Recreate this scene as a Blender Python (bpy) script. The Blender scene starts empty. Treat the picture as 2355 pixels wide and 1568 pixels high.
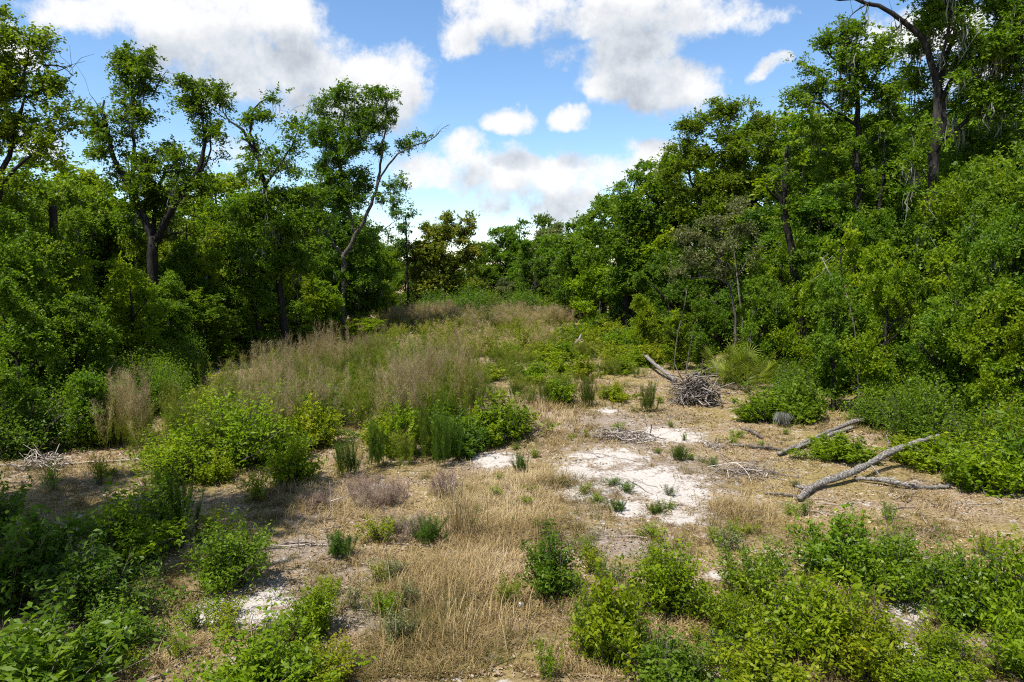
import bpy, math
import numpy as np
from mathutils import Vector

# ------------------------------------------------------------------ scene, camera, sky, sun
sc = bpy.context.scene
C = sc.collection
W0, H0 = 2354.0, 1568.0            # pixel grid used for measuring the photograph
FPX = W0 * 24.0 / 36.0             # focal length in those pixels
CAM = np.array([0.0, 0.0, 5.2])
PITCH = math.radians(6.0)

cam_d = bpy.data.cameras.new('camera')
cam_d.sensor_width = 36.0
cam_d.lens = 24.0
cam_d.clip_end = 5000.0
cam = bpy.data.objects.new('camera', cam_d)
C.objects.link(cam)
cam.location = CAM
cam.rotation_euler = (math.pi / 2 - PITCH, 0, 0)
sc.camera = cam

SUN = np.array([-0.33, -0.33, 0.88]); SUN /= np.linalg.norm(SUN)
SUN_EL = math.asin(SUN[2]); SUN_AZ = math.atan2(SUN[0], SUN[1])
sun_d = bpy.data.lights.new('sun', 'SUN')
sun_d.energy = 4.6
sun_d.angle = math.radians(0.55)
sun_d.color = (1.0, 0.95, 0.86)
sun = bpy.data.objects.new('sun', sun_d)
C.objects.link(sun)
sun.location = (0, 0, 60)
sun.rotation_euler = Vector(SUN).to_track_quat('Z', 'Y').to_euler()

sc.view_settings.view_transform = 'Standard'
sc.view_settings.look = 'None'
sc.view_settings.gamma = 1.0
sc.view_settings.exposure = 0.92
sc.view_settings.use_curve_mapping = False
sc.cycles.use_denoising = False
sc.cycles.filter_width = 1.1
sc.cycles.max_bounces = 10
sc.cycles.diffuse_bounces = 6
sc.cycles.glossy_bounces = 2
sc.cycles.transmission_bounces = 6
sc.cycles.sample_clamp_indirect = 4.0


def raydir(px, py):
    x = (px - W0 / 2) / FPX
    y = (H0 / 2 - py) / FPX
    c, s = math.cos(PITCH), math.sin(PITCH)
    return np.array([x, c + y * s, -s + y * c])


def azel(px, py):
    d = raydir(px, py); d = d / np.linalg.norm(d)
    return math.atan2(d[0], d[1]), math.asin(d[2])


SKY_STRENGTH = 0.125
# cumulus clouds: direction (from the photograph), half widths in degrees
CLOUDS = [  # px, py, rx, ry, weight
    (520, 105, 250, 150, 1.0), (700, 165, 230, 115, 1.0), (885, 190, 125, 105, 1.0), (370, 40, 170, 95, 1.0),
    (790, 255, 230, 60, .9), (190, 40, 130, 50, .55), (640, 50, 140, 80, 1.0), (950, 280, 60, 30, .5),
    (1180, 45, 190, 75, .95), (1055, 85, 70, 50, .9), (1400, 10, 270, 90, 1.0), (1610, 45, 200, 70, .9), (1760, 40, 70, 30, .6),
    (1450, 150, 130, 100, 1.0), (1520, 205, 150, 65, 1.0), (1600, 190, 60, 45, .8), (1390, 205, 75, 45, .9),
    (1170, 274, 72, 38, .9), (1318, 279, 56, 33, .9), (1775, 165, 40, 22, .7), (1300, 130, 55, 40, .35),
    (1000, 385, 110, 48, .85), (1070, 350, 55, 60, 1.0), (1150, 405, 130, 75, 1.0), (1250, 400, 130, 50, .85),
    (1420, 392, 160, 45, .85), (1500, 358, 70, 34, .7), (1120, 462, 70, 32, .5), (1290, 475, 110, 60, .8), (1350, 440, 50, 40, .8),
    (40, 130, 90, 60, .8), (90, 300, 90, 60, .6), (-150, 120, 200, 90, 1.0), (560, 330, 120, 40, .3),
    (2150, 60, 230, 60, .8), (2250, 170, 120, 60, .9), (2500, 150, 200, 90, 1.0),
]
world = bpy.data.worlds.new('World')
sc.world = world
world.use_nodes = True


def build_world():
    nt = world.node_tree
    N, L = nt.nodes, nt.links
    N.clear()
    # density as a group: it is looked up at the direction itself and a little above it
    g = bpy.data.node_groups.new('cloud_density', 'ShaderNodeTree')
    g.interface.new_socket('Dir', in_out='INPUT', socket_type='NodeSocketVector')
    g.interface.new_socket('Density', in_out='OUTPUT', socket_type='NodeSocketFloat')
    gn, gl = g.nodes, g.links
    gi, go = gn.new('NodeGroupInput'), gn.new('NodeGroupOutput')

    def m(op, a, b=None, clamp=False):
        n = gn.new('ShaderNodeMath'); n.operation = op; n.use_clamp = clamp
        for i, v in enumerate((a, b)):
            if v is None: continue
            if isinstance(v, (int, float)): n.inputs[i].default_value = v
            else: gl.new(v, n.inputs[i])
        return n.outputs[0]
    # billowing noise shifts the look-up direction
    def noise(scale, detail, rough, vec):
        n = gn.new('ShaderNodeTexNoise'); n.inputs['Scale'].default_value = scale
        n.inputs['Detail'].default_value = detail; n.inputs['Roughness'].default_value = rough
        gl.new(vec, n.inputs['Vector']); return n
    def vm(op, a, b):
        n = gn.new('ShaderNodeVectorMath'); n.operation = op
        for i, v in enumerate((a, b)):
            if isinstance(v, tuple): n.inputs[i].default_value = v
            else: gl.new(v, n.inputs[i])
        return n.outputs[0]
    d0 = gi.outputs['Dir']
    n1 = noise(9, 5, .6, d0)
    off = vm('MULTIPLY', vm('SUBTRACT', n1.outputs['Color'], (.5, .5, .5)), (.075, .075, .075))
    d1 = vm('ADD', d0, off)
    s = gn.new('ShaderNodeSeparateXYZ'); gl.new(d1, s.inputs[0])
    az = m('ARCTAN2', s.outputs[0], s.outputs[1])
    el = m('ARCSINE', s.outputs[2])
    acc = None
    for px, py, rx, ry, w in CLOUDS:
        a, e = azel(px, py)
        a1, _ = azel(px + rx, py); a0, _ = azel(px - rx, py)
        _, e1 = azel(px, py - ry); _, e0 = azel(px, py + ry)
        ra, re = abs(a1 - a0) / 2, abs(e1 - e0) / 2
        u = m('MULTIPLY', m('SUBTRACT', az, a), 1 / ra)
        v = m('MULTIPLY', m('SUBTRACT', el, e), 1 / re)
        q = m('ADD', m('MULTIPLY', u, u), m('MULTIPLY', v, v))
        b = m('MULTIPLY', m('SUBTRACT', 1.02, q), w)
        acc = b if acc is None else m('SMOOTH_MAX', acc, b)
        if acc is not b: acc.node.inputs[2].default_value = .25
    acc = m('MAXIMUM', acc, -1.0)
    # the same kind of broken cumulus everywhere else in the sky
    n2 = noise(3.2, 6, .55, d1)
    gen = m('MULTIPLY', m('SUBTRACT', n2.outputs['Fac'], .50), 6.0)
    s0 = gn.new('ShaderNodeSeparateXYZ'); gl.new(d0, s0.inputs[0])
    front = m('GREATER_THAN', s0.outputs[1], 0.0)
    azd = m('ABSOLUTE', m('ARCTAN2', s0.outputs[0], s0.outputs[1]))
    win = m('MAXIMUM', m('MULTIPLY', m('SUBTRACT', azd, .66), 8.0), m('MULTIPLY', m('SUBTRACT', s0.outputs[2], .37), 10.0))
    win = m('ADD', win, 0.0, clamp=True)
    gen = m('SUBTRACT', gen, m('MULTIPLY', m('SUBTRACT', 1.0, win), 4.0))
    acc = m('MAXIMUM', acc, gen)
    n3 = noise(20, 9, .68, d0)
    n4 = noise(7, 4, .55, d0)
    acc = m('ADD', acc, m('MULTIPLY', m('SUBTRACT', n3.outputs['Fac'], .5), 2.6))
    acc = m('ADD', acc, m('MULTIPLY', m('SUBTRACT', n4.outputs['Fac'], .5), 1.6))
    gl.new(acc, go.inputs[0])

    def M(op, a, b=None, clamp=False):
        n = N.new('ShaderNodeMath'); n.operation = op; n.use_clamp = clamp
        for i, v in enumerate((a, b)):
            if v is None: continue
            if isinstance(v, (int, float)): n.inputs[i].default_value = v
            else: L.new(v, n.inputs[i])
        return n.outputs[0]
    tc = N.new('ShaderNodeTexCoord')
    up = N.new('ShaderNodeVectorMath'); up.operation = 'ADD'; up.inputs[1].default_value = (-.012, 0, .05)
    L.new(tc.outputs['Generated'], up.inputs[0])
    up2 = N.new('ShaderNodeVectorMath'); up2.operation = 'NORMALIZE'; L.new(up.outputs[0], up2.inputs[0])
    g1 = N.new('ShaderNodeGroup'); g1.node_tree = g; L.new(tc.outputs['Generated'], g1.inputs[0])
    g2 = N.new('ShaderNodeGroup'); g2.node_tree = g; L.new(up2.outputs[0], g2.inputs[0])
    mr = N.new('ShaderNodeMapRange'); mr.interpolation_type = 'SMOOTHSTEP'
    mr.inputs['From Min'].default_value = -.12; mr.inputs['From Max'].default_value = .78
    L.new(g1.outputs[0], mr.inputs[0])
    alpha = M('MULTIPLY', mr.outputs[0], .985)
    # lit where little cloud lies between this spot and the sun above it
    lit = M('ADD', M('MULTIPLY', M('MAXIMUM', g2.outputs[0], -.3), -.60), .84)
    lit = M('ADD', lit, M('MULTIPLY', g1.outputs[0], .12), clamp=True)
    ramp = N.new('ShaderNodeValToRGB')
    r = ramp.color_ramp
    k = .74 / SKY_STRENGTH
    r.elements[0].position = 0.0; r.elements[0].color = (.34, .37, .42, 1)
    r.elements[1].position = .92; r.elements[1].color = (.72, .72, .72, 1)
    e = r.elements.new(.45); e.color = (.53, .56, .60, 1)
    L.new(lit, ramp.inputs[0])
    csc = N.new('ShaderNodeVectorMath'); csc.operation = 'SCALE'; csc.inputs['Scale'].default_value = k
    L.new(ramp.outputs[0], csc.inputs[0])
    sky = N.new('ShaderNodeTexSky'); sky.sky_type = 'NISHITA'; sky.sun_disc = False
    sky.sun_elevation = SUN_EL; sky.sun_rotation = SUN_AZ
    sky.altitude = 0; sky.air_density = 1.0; sky.dust_density = 0.0; sky.ozone_density = 3.0
    hs = N.new('ShaderNodeHueSaturation'); hs.inputs['Saturation'].default_value = 1.10; hs.inputs['Value'].default_value = .84
    L.new(sky.outputs[0], hs.inputs['Color'])
    mix = N.new('ShaderNodeMix'); mix.data_type = 'RGBA'
    L.new(alpha, mix.inputs['Factor']); L.new(hs.outputs[0], mix.inputs[6]); L.new(csc.outputs[0], mix.inputs[7])
    bg = N.new('ShaderNodeBackground'); bg.inputs['Strength'].default_value = SKY_STRENGTH
    L.new(mix.outputs[2], bg.inputs['Color'])
    out = N.new('ShaderNodeOutputWorld'); L.new(bg.outputs[0], out.inputs['Surface'])
    world.cycles.sampling_method = 'MANUAL'; world.cycles.sample_map_resolution = 512


build_world()

# ------------------------------------------------------------------ helpers
R = np.random.default_rng(11)


def vnoise(x, y, seed=0):
    x = np.asarray(x, float); y = np.asarray(y, float)
    xi, yi = np.floor(x).astype(np.int64), np.floor(y).astype(np.int64)
    fx, fy = x - xi, y - yi
    fx = fx * fx * (3 - 2 * fx); fy = fy * fy * (3 - 2 * fy)
    def hsh(a, b):
        n = (a * 374761393 + b * 668265263 + seed * 974711) & 0x7fffffff
        n = ((n ^ (n >> 13)) * 1274126177) & 0x7fffffff
        return ((n ^ (n >> 16)) & 0xffff) / 65535.0
    a, b, c, d = hsh(xi, yi), hsh(xi + 1, yi), hsh(xi, yi + 1), hsh(xi + 1, yi + 1)
    return (a * (1 - fx) + b * fx) * (1 - fy) + (c * (1 - fx) + d * fx) * fy


def fbm(x, y, seed=0, oct=4):
    s, a, t = 0, 1, 0
    for i in range(oct):
        s = s + a * vnoise(x * 2 ** i, y * 2 ** i, seed + i); t += a; a *= .5
    return s / t


def hgt(x, y):
    x = np.asarray(x, float); y = np.asarray(y, float)
    h = .22 * (fbm(x / 5, y / 5, 3, 3) - .5) + .09 * (fbm(x / .8, y / .8, 7, 3) - .5)
    h = h + .75 * np.exp(-(((x + 3) / 13) ** 2 + ((y - 62) / 15) ** 2))
    return h


def gp(px, py):
    """ground point seen at a pixel"""
    d = raydir(px, py); z = 0.0
    for _ in range(6):
        t = (z - CAM[2]) / d[2]
        p = CAM + d * t
        z = float(hgt(p[0], p[1]))
    return np.array([p[0], p[1], z])


def pt(px, py, Y):
    """point at depth Y seen at a pixel"""
    d = raydir(px, py)
    return CAM + d * (Y / d[1])


def at_x(px, Y):
    return (px - W0 / 2) / FPX * Y * 1.0


def mpp(Y):
    return Y / FPX


def build_mesh(name, V, F, tint=None, mats=(), smooth=False):
    """V (n,3); F a list of int arrays (m,3) or (m,4)"""
    me = bpy.data.meshes.new(name)
    V = np.asarray(V, np.float32)
    F = [f for f in F if len(f)]
    nl = sum(f.size for f in F); npoly = sum(len(f) for f in F)
    me.vertices.add(len(V)); me.loops.add(nl); me.polygons.add(npoly)
    me.vertices.foreach_set('co', V.ravel())
    me.loops.foreach_set('vertex_index', np.concatenate([f.ravel() for f in F]).astype(np.int32))
    tot = np.concatenate([np.full(len(f), f.shape[1]) for f in F])
    st = np.concatenate([[0], np.cumsum(tot)[:-1]])
    me.polygons.foreach_set('loop_start', st.astype(np.int32))
    if smooth:
        me.polygons.foreach_set('use_smooth', np.ones(npoly, bool))
    if tint is not None:
        a = me.attributes.new('tint', 'FLOAT', 'POINT')
        a.data.foreach_set('value', np.asarray(tint, np.float32))
    for m_ in mats: me.materials.append(m_)
    me.update(calc_edges=True)
    me.validate()
    return me


def obj(name, me, parent=None, mat=None):
    o = bpy.data.objects.new(name, me)
    C.objects.link(o)
    if parent is not None: o.parent = parent
    if mat is not None and o.material_slots:
        o.material_slots[0].link = 'OBJECT'; o.material_slots[0].material = mat
    return o


def tag(o, label, cat, group=None, kind=None):
    if label: o['label'] = label
    if cat: o['category'] = cat
    if group: o['group'] = group
    if kind: o['kind'] = kind
    return o


def thing(name, label, cat, loc, rz=0.0, group=None, scale=(1, 1, 1)):
    o = bpy.data.objects.new(name, None)
    o.empty_display_size = .2
    C.objects.link(o)
    o.location = loc; o.rotation_euler = (0, 0, rz); o.scale = scale
    return tag(o, label, cat, group)


def unit(v):
    return v / np.maximum(np.linalg.norm(v, axis=-1, keepdims=True), 1e-9)


# ------------------------------------------------------------------ materials
def ramp_mat(name, stops, rough=.55, spec=.3, transl=0.0, tcol=None, objvar=.12, huevar=.02, noise=None, bump=0):
    m = bpy.data.materials.new(name); m.use_nodes = True
    nt = m.node_tree; N, L = nt.nodes, nt.links
    b = N['Principled BSDF']; out = N['Material Output']
    at = N.new('ShaderNodeAttribute'); at.attribute_name = 'tint'
    cr = N.new('ShaderNodeValToRGB')
    els = cr.color_ramp.elements
    els[0].position = stops[0][0]; els[0].color = (*stops[0][1], 1)
    els[1].position = stops[-1][0]; els[1].color = (*stops[-1][1], 1)
    for p, c in stops[1:-1]:
        e = els.new(p); e.color = (*c, 1)
    if noise:
        tc = N.new('ShaderNodeTexCoord')
        mp = N.new('ShaderNodeMapping'); mp.inputs['Scale'].default_value = noise
        L.new(tc.outputs['Object'], mp.inputs[0])
        nz = N.new('ShaderNodeTexNoise'); nz.inputs['Scale'].default_value = 1; nz.inputs['Detail'].default_value = 6
        nz.inputs['Roughness'].default_value = .65
        L.new(mp.outputs[0], nz.inputs['Vector'])
        ma = N.new('ShaderNodeMath'); ma.operation = 'MULTIPLY_ADD'; ma.inputs[1].default_value = 1.9; ma.inputs[2].default_value = -.95
        L.new(nz.outputs['Fac'], ma.inputs[0])
        ad = N.new('ShaderNodeMath'); ad.operation = 'ADD'
        L.new(at.outputs['Fac'], ad.inputs[0]); L.new(ma.outputs[0], ad.inputs[1])
        L.new(ad.outputs[0], cr.inputs[0])
        if bump:
            bp = N.new('ShaderNodeBump'); bp.inputs['Strength'].default_value = bump; bp.inputs['Distance'].default_value = .03
            L.new(nz.outputs['Fac'], bp.inputs['Height']); L.new(bp.outputs[0], b.inputs['Normal'])
    else:
        L.new(at.outputs['Fac'], cr.inputs[0])
    oi = N.new('ShaderNodeObjectInfo')
    hs = N.new('ShaderNodeHueSaturation')
    mr = N.new('ShaderNodeMapRange'); mr.inputs['To Min'].default_value = 1 - objvar; mr.inputs['To Max'].default_value = 1 + objvar
    L.new(oi.outputs['Random'], mr.inputs[0]); L.new(mr.outputs[0], hs.inputs['Value'])
    mr2 = N.new('ShaderNodeMapRange'); mr2.inputs['To Min'].default_value = .5 - huevar; mr2.inputs['To Max'].default_value = .5 + huevar
    wn = N.new('ShaderNodeTexWhiteNoise'); wn.noise_dimensions = '1D'
    L.new(oi.outputs['Random'], wn.inputs['W']); L.new(wn.outputs['Value'], mr2.inputs[0]); L.new(mr2.outputs[0], hs.inputs['Hue'])
    L.new(cr.outputs[0], hs.inputs['Color'])
    L.new(hs.outputs[0], b.inputs['Base Color'])
    b.inputs['Roughness'].default_value = rough
    b.inputs['Specular IOR Level'].default_value = spec
    if transl > 0:
        tr = N.new('ShaderNodeBsdfTranslucent')
        mc = N.new('ShaderNodeMix'); mc.data_type = 'RGBA'; mc.blend_type = 'MULTIPLY'; mc.inputs['Factor'].default_value = 1
        mc.inputs[7].default_value = (*(tcol or (1.5, 1.6, .5)), 1)
        L.new(hs.outputs[0], mc.inputs[6]); L.new(mc.outputs[2], tr.inputs['Color'])
        mx = N.new('ShaderNodeMixShader'); mx.inputs[0].default_value = transl
        L.new(b.outputs[0], mx.inputs[1]); L.new(tr.outputs[0], mx.inputs[2]); L.new(mx.outputs[0], out.inputs['Surface'])
    return m


def leaf(name, dark, mid, light, **k):
    k.setdefault('rough', .50); k.setdefault('spec', .20); k.setdefault('transl', .46); k.setdefault('huevar', .008)
    return ramp_mat(name, [(0, dark), (.5, mid), (1, light)], **k)


M = {}
M['oak'] = leaf('oak_leaf', (.042, .092, .007), (.094, .166, .010), (.168, .238, .015))
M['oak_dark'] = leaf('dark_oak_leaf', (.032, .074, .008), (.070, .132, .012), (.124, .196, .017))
M['oak_pale'] = leaf('pale_oak_leaf', (.058, .104, .008), (.122, .182, .011), (.205, .252, .016))
M['bright'] = leaf('young_leaf', (.074, .134, .005), (.156, .228, .006), (.250, .300, .010))
M['yellow'] = leaf('yellow_green_leaf', (.092, .138, .005), (.192, .234, .007), (.300, .310, .012))
M['olive'] = leaf('olive_leaf', (.085, .120, .014), (.165, .190, .022), (.270, .245, .038))
M['grey'] = leaf('grey_green_leaf', (.060, .078, .026), (.125, .142, .050), (.215, .220, .105), transl=.28)
M['glossy'] = leaf('glossy_leaf', (.055, .108, .006), (.115, .190, .008), (.195, .255, .012), rough=.45, spec=.35)
M['bark'] = ramp_mat('oak_bark', [(0, (.030, .024, .020)), (.5, (.085, .072, .062)), (1, (.24, .22, .20))], rough=.9, spec=.1, noise=(9, 9, 2.2), bump=.9)
M['bark_shaded'] = ramp_mat('shaded_bark', [(0, (.008, .0075, .007)), (.5, (.020, .018, .016)), (1, (.062, .057, .052))], rough=.9, spec=.1, noise=(9, 9, 2.2), bump=.9)  # bark colour darkened to carry the shade cast on trunks by their crowns
M['deadwood'] = ramp_mat('weathered_wood', [(.2, (.035, .030, .027)), (.45, (.14, .125, .11)), (.62, (.27, .25, .225)), (.9, (.42, .39, .36))], rough=.9, spec=.1, noise=(22, 22, 22), bump=1.0)
M['cutwood'] = ramp_mat('cut_wood', [(0, (.32, .20, .11)), (.5, (.50, .36, .23)), (1, (.66, .52, .37))], rough=.8, noise=(20, 20, 20))
M['stick'] = ramp_mat('dead_stick', [(0, (.10, .08, .065)), (.5, (.24, .20, .17)), (1, (.46, .41, .36))], rough=.9, spec=.1, objvar=.4)
M['deadweed'] = ramp_mat('dead_weed', [(0, (.09, .06, .045)), (.5, (.17, .12, .09)), (1, (.27, .20, .15))], rough=.9, spec=.1, transl=.2, tcol=(1, 1, 1))
M['brush'] = ramp_mat('brush_stick', [(0, (.045, .036, .030)), (.5, (.12, .10, .085)), (1, (.30, .265, .235))], rough=.9, spec=.1, objvar=.5)
M['moss'] = ramp_mat('spanish_moss', [(0, (.10, .105, .08)), (.5, (.19, .195, .16)), (1, (.30, .30, .26))], rough=.9, spec=.05, transl=.25, tcol=(1, 1, 1))
M['fennel'] = ramp_mat('dry_fennel', [(0, (.075, .130, .008)), (.38, (.175, .205, .018)), (.62, (.255, .230, .075)), (.85, (.285, .222, .112)), (1, (.35, .275, .165))], rough=.8, spec=.1, transl=.40, tcol=(1.1, 1.05, .9), objvar=.24, huevar=.015)
M['fennel_green'] = ramp_mat('green_fennel', [(0, (.050, .090, .008)), (.5, (.100, .150, .012)), (.85, (.160, .180, .030)), (1, (.24, .19, .09))], rough=.7, spec=.15, transl=.3)
M['grass'] = ramp_mat('dry_grass', [(0, (.080, .095, .018)), (.2, (.15, .116, .038)), (.5, (.262, .192, .080)), (.8, (.37, .280, .135)), (1, (.47, .38, .22))], rough=.7, spec=.15, transl=.25, tcol=(1.1, 1.0, .8))
M['litter'] = ramp_mat('fallen_leaves', [(0, (.12, .065, .035)), (.35, (.26, .16, .095)), (.7, (.36, .26, .175)), (1, (.45, .36, .27))], rough=.75, spec=.2, transl=.12, tcol=(1, 1, 1))
M['palm'] = leaf('palm_frond', (.075, .120, .012), (.135, .175, .022), (.235, .245, .050), rough=.4)
M['white'] = ramp_mat('white_scrap', [(0, (.7, .7, .7)), (1, (.85, .85, .85))], rough=.5)
M['deadleaf'] = leaf('dead_leaf', (.05, .025, .014), (.10, .052, .028), (.17, .10, .055), transl=.2)


# ------------------------------------------------------------------ mesh generators
def leaf_faces(P, n, L, wr=.5, rng=R, up=.55, fold=.16):
    """folded leaf blades at points P: (verts, quads)"""
    k = len(P)
    D = rng.normal(size=(k, 3)); D[:, 2] = D[:, 2] * .55 - .1; D = unit(D)
    Nn = unit(rng.normal(size=(k, 3)) * (1 - up) + np.array([0, 0, 1.0]) * up) if n is None else n
    S = unit(np.cross(D, Nn)); Nn = np.cross(S, D)
    L = np.broadcast_to(L, (k,))[:, None]
    Wd = L * wr * rng.uniform(.75, 1.2, (k, 1)) / 2
    b = P - D * L / 2; t = P + D * L / 2 - Nn * L * .12
    a = P - D * L * .04 + S * Wd + Nn * Wd * fold * 2
    c = P - D * L * .04 - S * Wd + Nn * Wd * fold * 2
    V = np.stack([b, a, t, c], 1).reshape(-1, 3)
    Q = np.arange(4 * k).reshape(-1, 4)
    return V, Q


def sweep(paths, tint=.5, rng=R, ks=None, jit=.07):
    """tubes along (points, radii) lists -> verts, [quads], tint"""
    VV, QQ, TT = [], [], []
    off = 0
    for P, r in paths:
        P = np.asarray(P, float); r = np.asarray(r, float)
        n = len(P)
        if n < 2: continue
        rm = r.max()
        k = ks or (10 if rm > .12 else 7 if rm > .05 else 5 if rm > .02 else 3)
        T = unit(np.gradient(P, axis=0))
        ref = np.array([1.0, 0, 0]) if abs(T[:, 0]).mean() < .8 else np.array([0, 1.0, 0])
        U = unit(np.cross(T, ref)); Wv = np.cross(T, U)
        ang = np.arange(k) * 2 * np.pi / k
        rr = r[:, None] * (1 + (rng.normal(0, jit, (n, k)) if rm > .03 else 0))
        V = P[:, None, :] + (U[:, None, :] * np.cos(ang)[None, :, None] + Wv[:, None, :] * np.sin(ang)[None, :, None]) * rr[:, :, None]
        i = np.arange(n - 1)[:, None] * k; j = np.arange(k)[None, :]; j2 = (j + 1) % k
        Q = np.stack([i + j, i + j2, i + k + j2, i + k + j], -1).reshape(-1, 4) + off
        VV.append(V.reshape(-1, 3)); QQ.append(Q)
        TT.append(np.full(n * k, tint if np.isscalar(tint) else 0.5))
        off += n * k
        # closed ends
        for end, sgn in ((0, 1), (n - 1, -1)):
            if r[end] > .02:
                VV.append((P[end] - T[end] * r[end] * .15 * sgn)[None]); TT.append(np.array([.5]))
                ring = np.arange(k) + (off - n * k if end == 0 else off - k) if False else None
                base = (off - n * k) if end == 0 else (off - k)
                idx = base + np.arange(k)
                # triangles as degenerate-free quads are avoided: store separately
                tri = np.stack([idx, np.roll(idx, -1), np.full(k, off)], -1)
                QQ.append(tri if sgn < 0 else tri[:, ::-1]); off += 1
                # keep the running offset consistent for the second end
                if end == 0:
                    # shift so that (off - k) still addresses the last ring
                    VV[-1], _tmp = VV[-1], None
                    off_shift = 1
                    last_ring = off - 1 - k
                    if r[n - 1] > .02:
                        VV.append((P[-1] + T[-1] * r[-1] * .15)[None]); TT.append(np.array([.5]))
                        idx = last_ring + np.arange(k)
                        QQ.append(np.stack([idx, np.roll(idx, -1), np.full(k, off)], -1)); off += 1
                    break
    V = np.concatenate(VV); T = np.concatenate(TT)
    q = [f for f in QQ if f.shape[1] == 4]; t = [f for f in QQ if f.shape[1] == 3]
    F = []
    if q: F.append(np.concatenate(q))
    if t: F.append(np.concatenate(t))
    return V, F, T


def resample(P, step):
    P = np.asarray(P, float)
    seg = np.linalg.norm(np.diff(P, axis=0), axis=1)
    s = np.concatenate([[0], np.cumsum(seg)])
    n = max(2, int(s[-1] / step) + 1)
    t = np.linspace(0, s[-1], n)
    return np.stack([np.interp(t, s, P[:, i]) for i in range(P.shape[1])], 1)


def smooth_path(P, it=2):
    P = np.asarray(P, float)
    for _ in range(it):
        Q = P[:-1] * .75 + P[1:] * .25; S = P[:-1] * .25 + P[1:] * .75
        M_ = np.empty((2 * len(Q), P.shape[1])); M_[0::2] = Q; M_[1::2] = S
        P = np.vstack([P[:1], M_, P[-1:]])
    return P


def grow(skel, targets, rng, step=.45, tip=.007, wig=.12, expo=2.3):
    """branch network from a skeleton of (x,y,z,r) paths to target points.
    returns paths [(pts, radii)] for the thick and the thin wood, and all node positions"""
    pos, par, rad = [], [], []
    for path in skel:
        P = resample(smooth_path(path), step)
        P[1:-1, :3] += rng.normal(0, .035, (len(P) - 2, 3)) if len(P) > 2 else 0
        first = -1
        if pos:
            A = np.array(pos); d = np.linalg.norm(A - P[0, :3], axis=1)
            j = int(d.argmin()); first = j if d[j] < 1.2 else -1
        for i, p in enumerate(P):
            if i == 0 and first >= 0 and len(P) > 2:
                pos.append(p[:3]); par.append(first); rad.append(p[3]); continue
            pos.append(p[:3]); par.append(len(pos) - 2 if i else -1); rad.append(p[3])
    nsk = len(pos)
    cap = nsk + len(targets) * 14 + 10
    A = np.zeros((cap, 3)); A[:nsk] = pos
    par = par + [0] * (cap - nsk); n = nsk
    d0 = np.array([np.linalg.norm(A[:nsk] - t, axis=1).min() for t in targets]) if len(targets) else np.array([])
    tips = []
    for ti in np.argsort(d0):
        t = targets[ti]
        D = A[:n] - t
        cost = np.linalg.norm(D, axis=1) + .9 * np.maximum(0, D[:, 2])
        j = int(cost.argmin())
        a = A[j]; dist = np.linalg.norm(t - a)
        k = int(min(12, max(1, round(dist / step))))
        prev = j
        for s in range(1, k + 1):
            f = s / k
            p = a + (t - a) * f
            if s < k:
                p = p + rng.normal(0, wig * min(1, dist / 2) , 3)
                p[2] += .10 * dist * math.sin(f * math.pi)
            A[n] = p; par[n] = prev; prev = n; n += 1
        tips.append(prev)
    A = A[:n]; par = np.array(par[:n])
    # pipe model
    acc = np.zeros(n); kids = [[] for _ in range(n)]
    for i in range(n):
        if par[i] >= 0: kids[par[i]].append(i)
    order = range(n - 1, -1, -1)
    for i in order:
        if not kids[i]: acc[i] += tip ** expo
        if par[i] >= 0: acc[par[i]] += acc[i]
    r = acc ** (1 / expo)
    r[:nsk] = np.maximum(np.array(rad), .0)
    r[nsk:] = np.minimum(r[nsk:], .11)
    thick, thin = [], []
    used = np.zeros(n, bool)
    for i in range(n):
        if used[i]: continue
        ch = [i]; used[i] = True
        cur = i
        while True:
            ks = [q for q in kids[cur] if not used[q] and (cur >= nsk or q < nsk)]
            if not ks: break
            cur = ks[0] if cur < nsk else max(ks, key=lambda q: r[q])
            used[cur] = True; ch.append(cur)
        P = A[ch]; rr = r[ch].copy()
        if par[i] >= 0:
            P = np.vstack([A[par[i]], P]); rr = np.concatenate([[min(r[par[i]], rr[0] * 1.25)], rr])
        if len(P) < 2: continue
        if i < nsk: thick.append((P, rr))
        else:
            rr[-1] *= .5; thin.append((P, rr))
    return thick, thin, A, nsk


def strands(P, rng, lmin=.3, lmax=1.3, per=7, w=.02):
    """hanging moss: thin drooping strips under the points P"""
    k = len(P) * per
    B = np.repeat(P, per, 0) + rng.normal(0, .12, (k, 3)) * np.array([1, 1, .3])
    L = rng.uniform(lmin, lmax, (k, 1)) * rng.uniform(.4, 1, (k, 1))
    a = rng.uniform(0, np.pi, k); S = np.stack([np.cos(a), np.sin(a), np.zeros(k)], 1) * w * rng.uniform(.5, 1.4, (k, 1))
    sw = rng.normal(0, .05, (k, 3)); sw[:, 2] = 0
    mid = B + sw * L * 2 - np.array([0, 0, 1.0]) * L * .55
    tip = B - sw * L - np.array([0, 0, 1.0]) * L
    V = np.stack([B - S * .5, B + S * .5, mid + S, mid - S, tip], 1).reshape(-1, 3)
    i = np.arange(k)[:, None] * 5
    Q = i + np.array([[0, 1, 2, 3]]); T = i + np.array([[3, 2, 4]])
    tint = np.repeat(np.clip(rng.normal(.5, .22, k), 0, 1), 5)
    return V, [Q, T], tint


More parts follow.
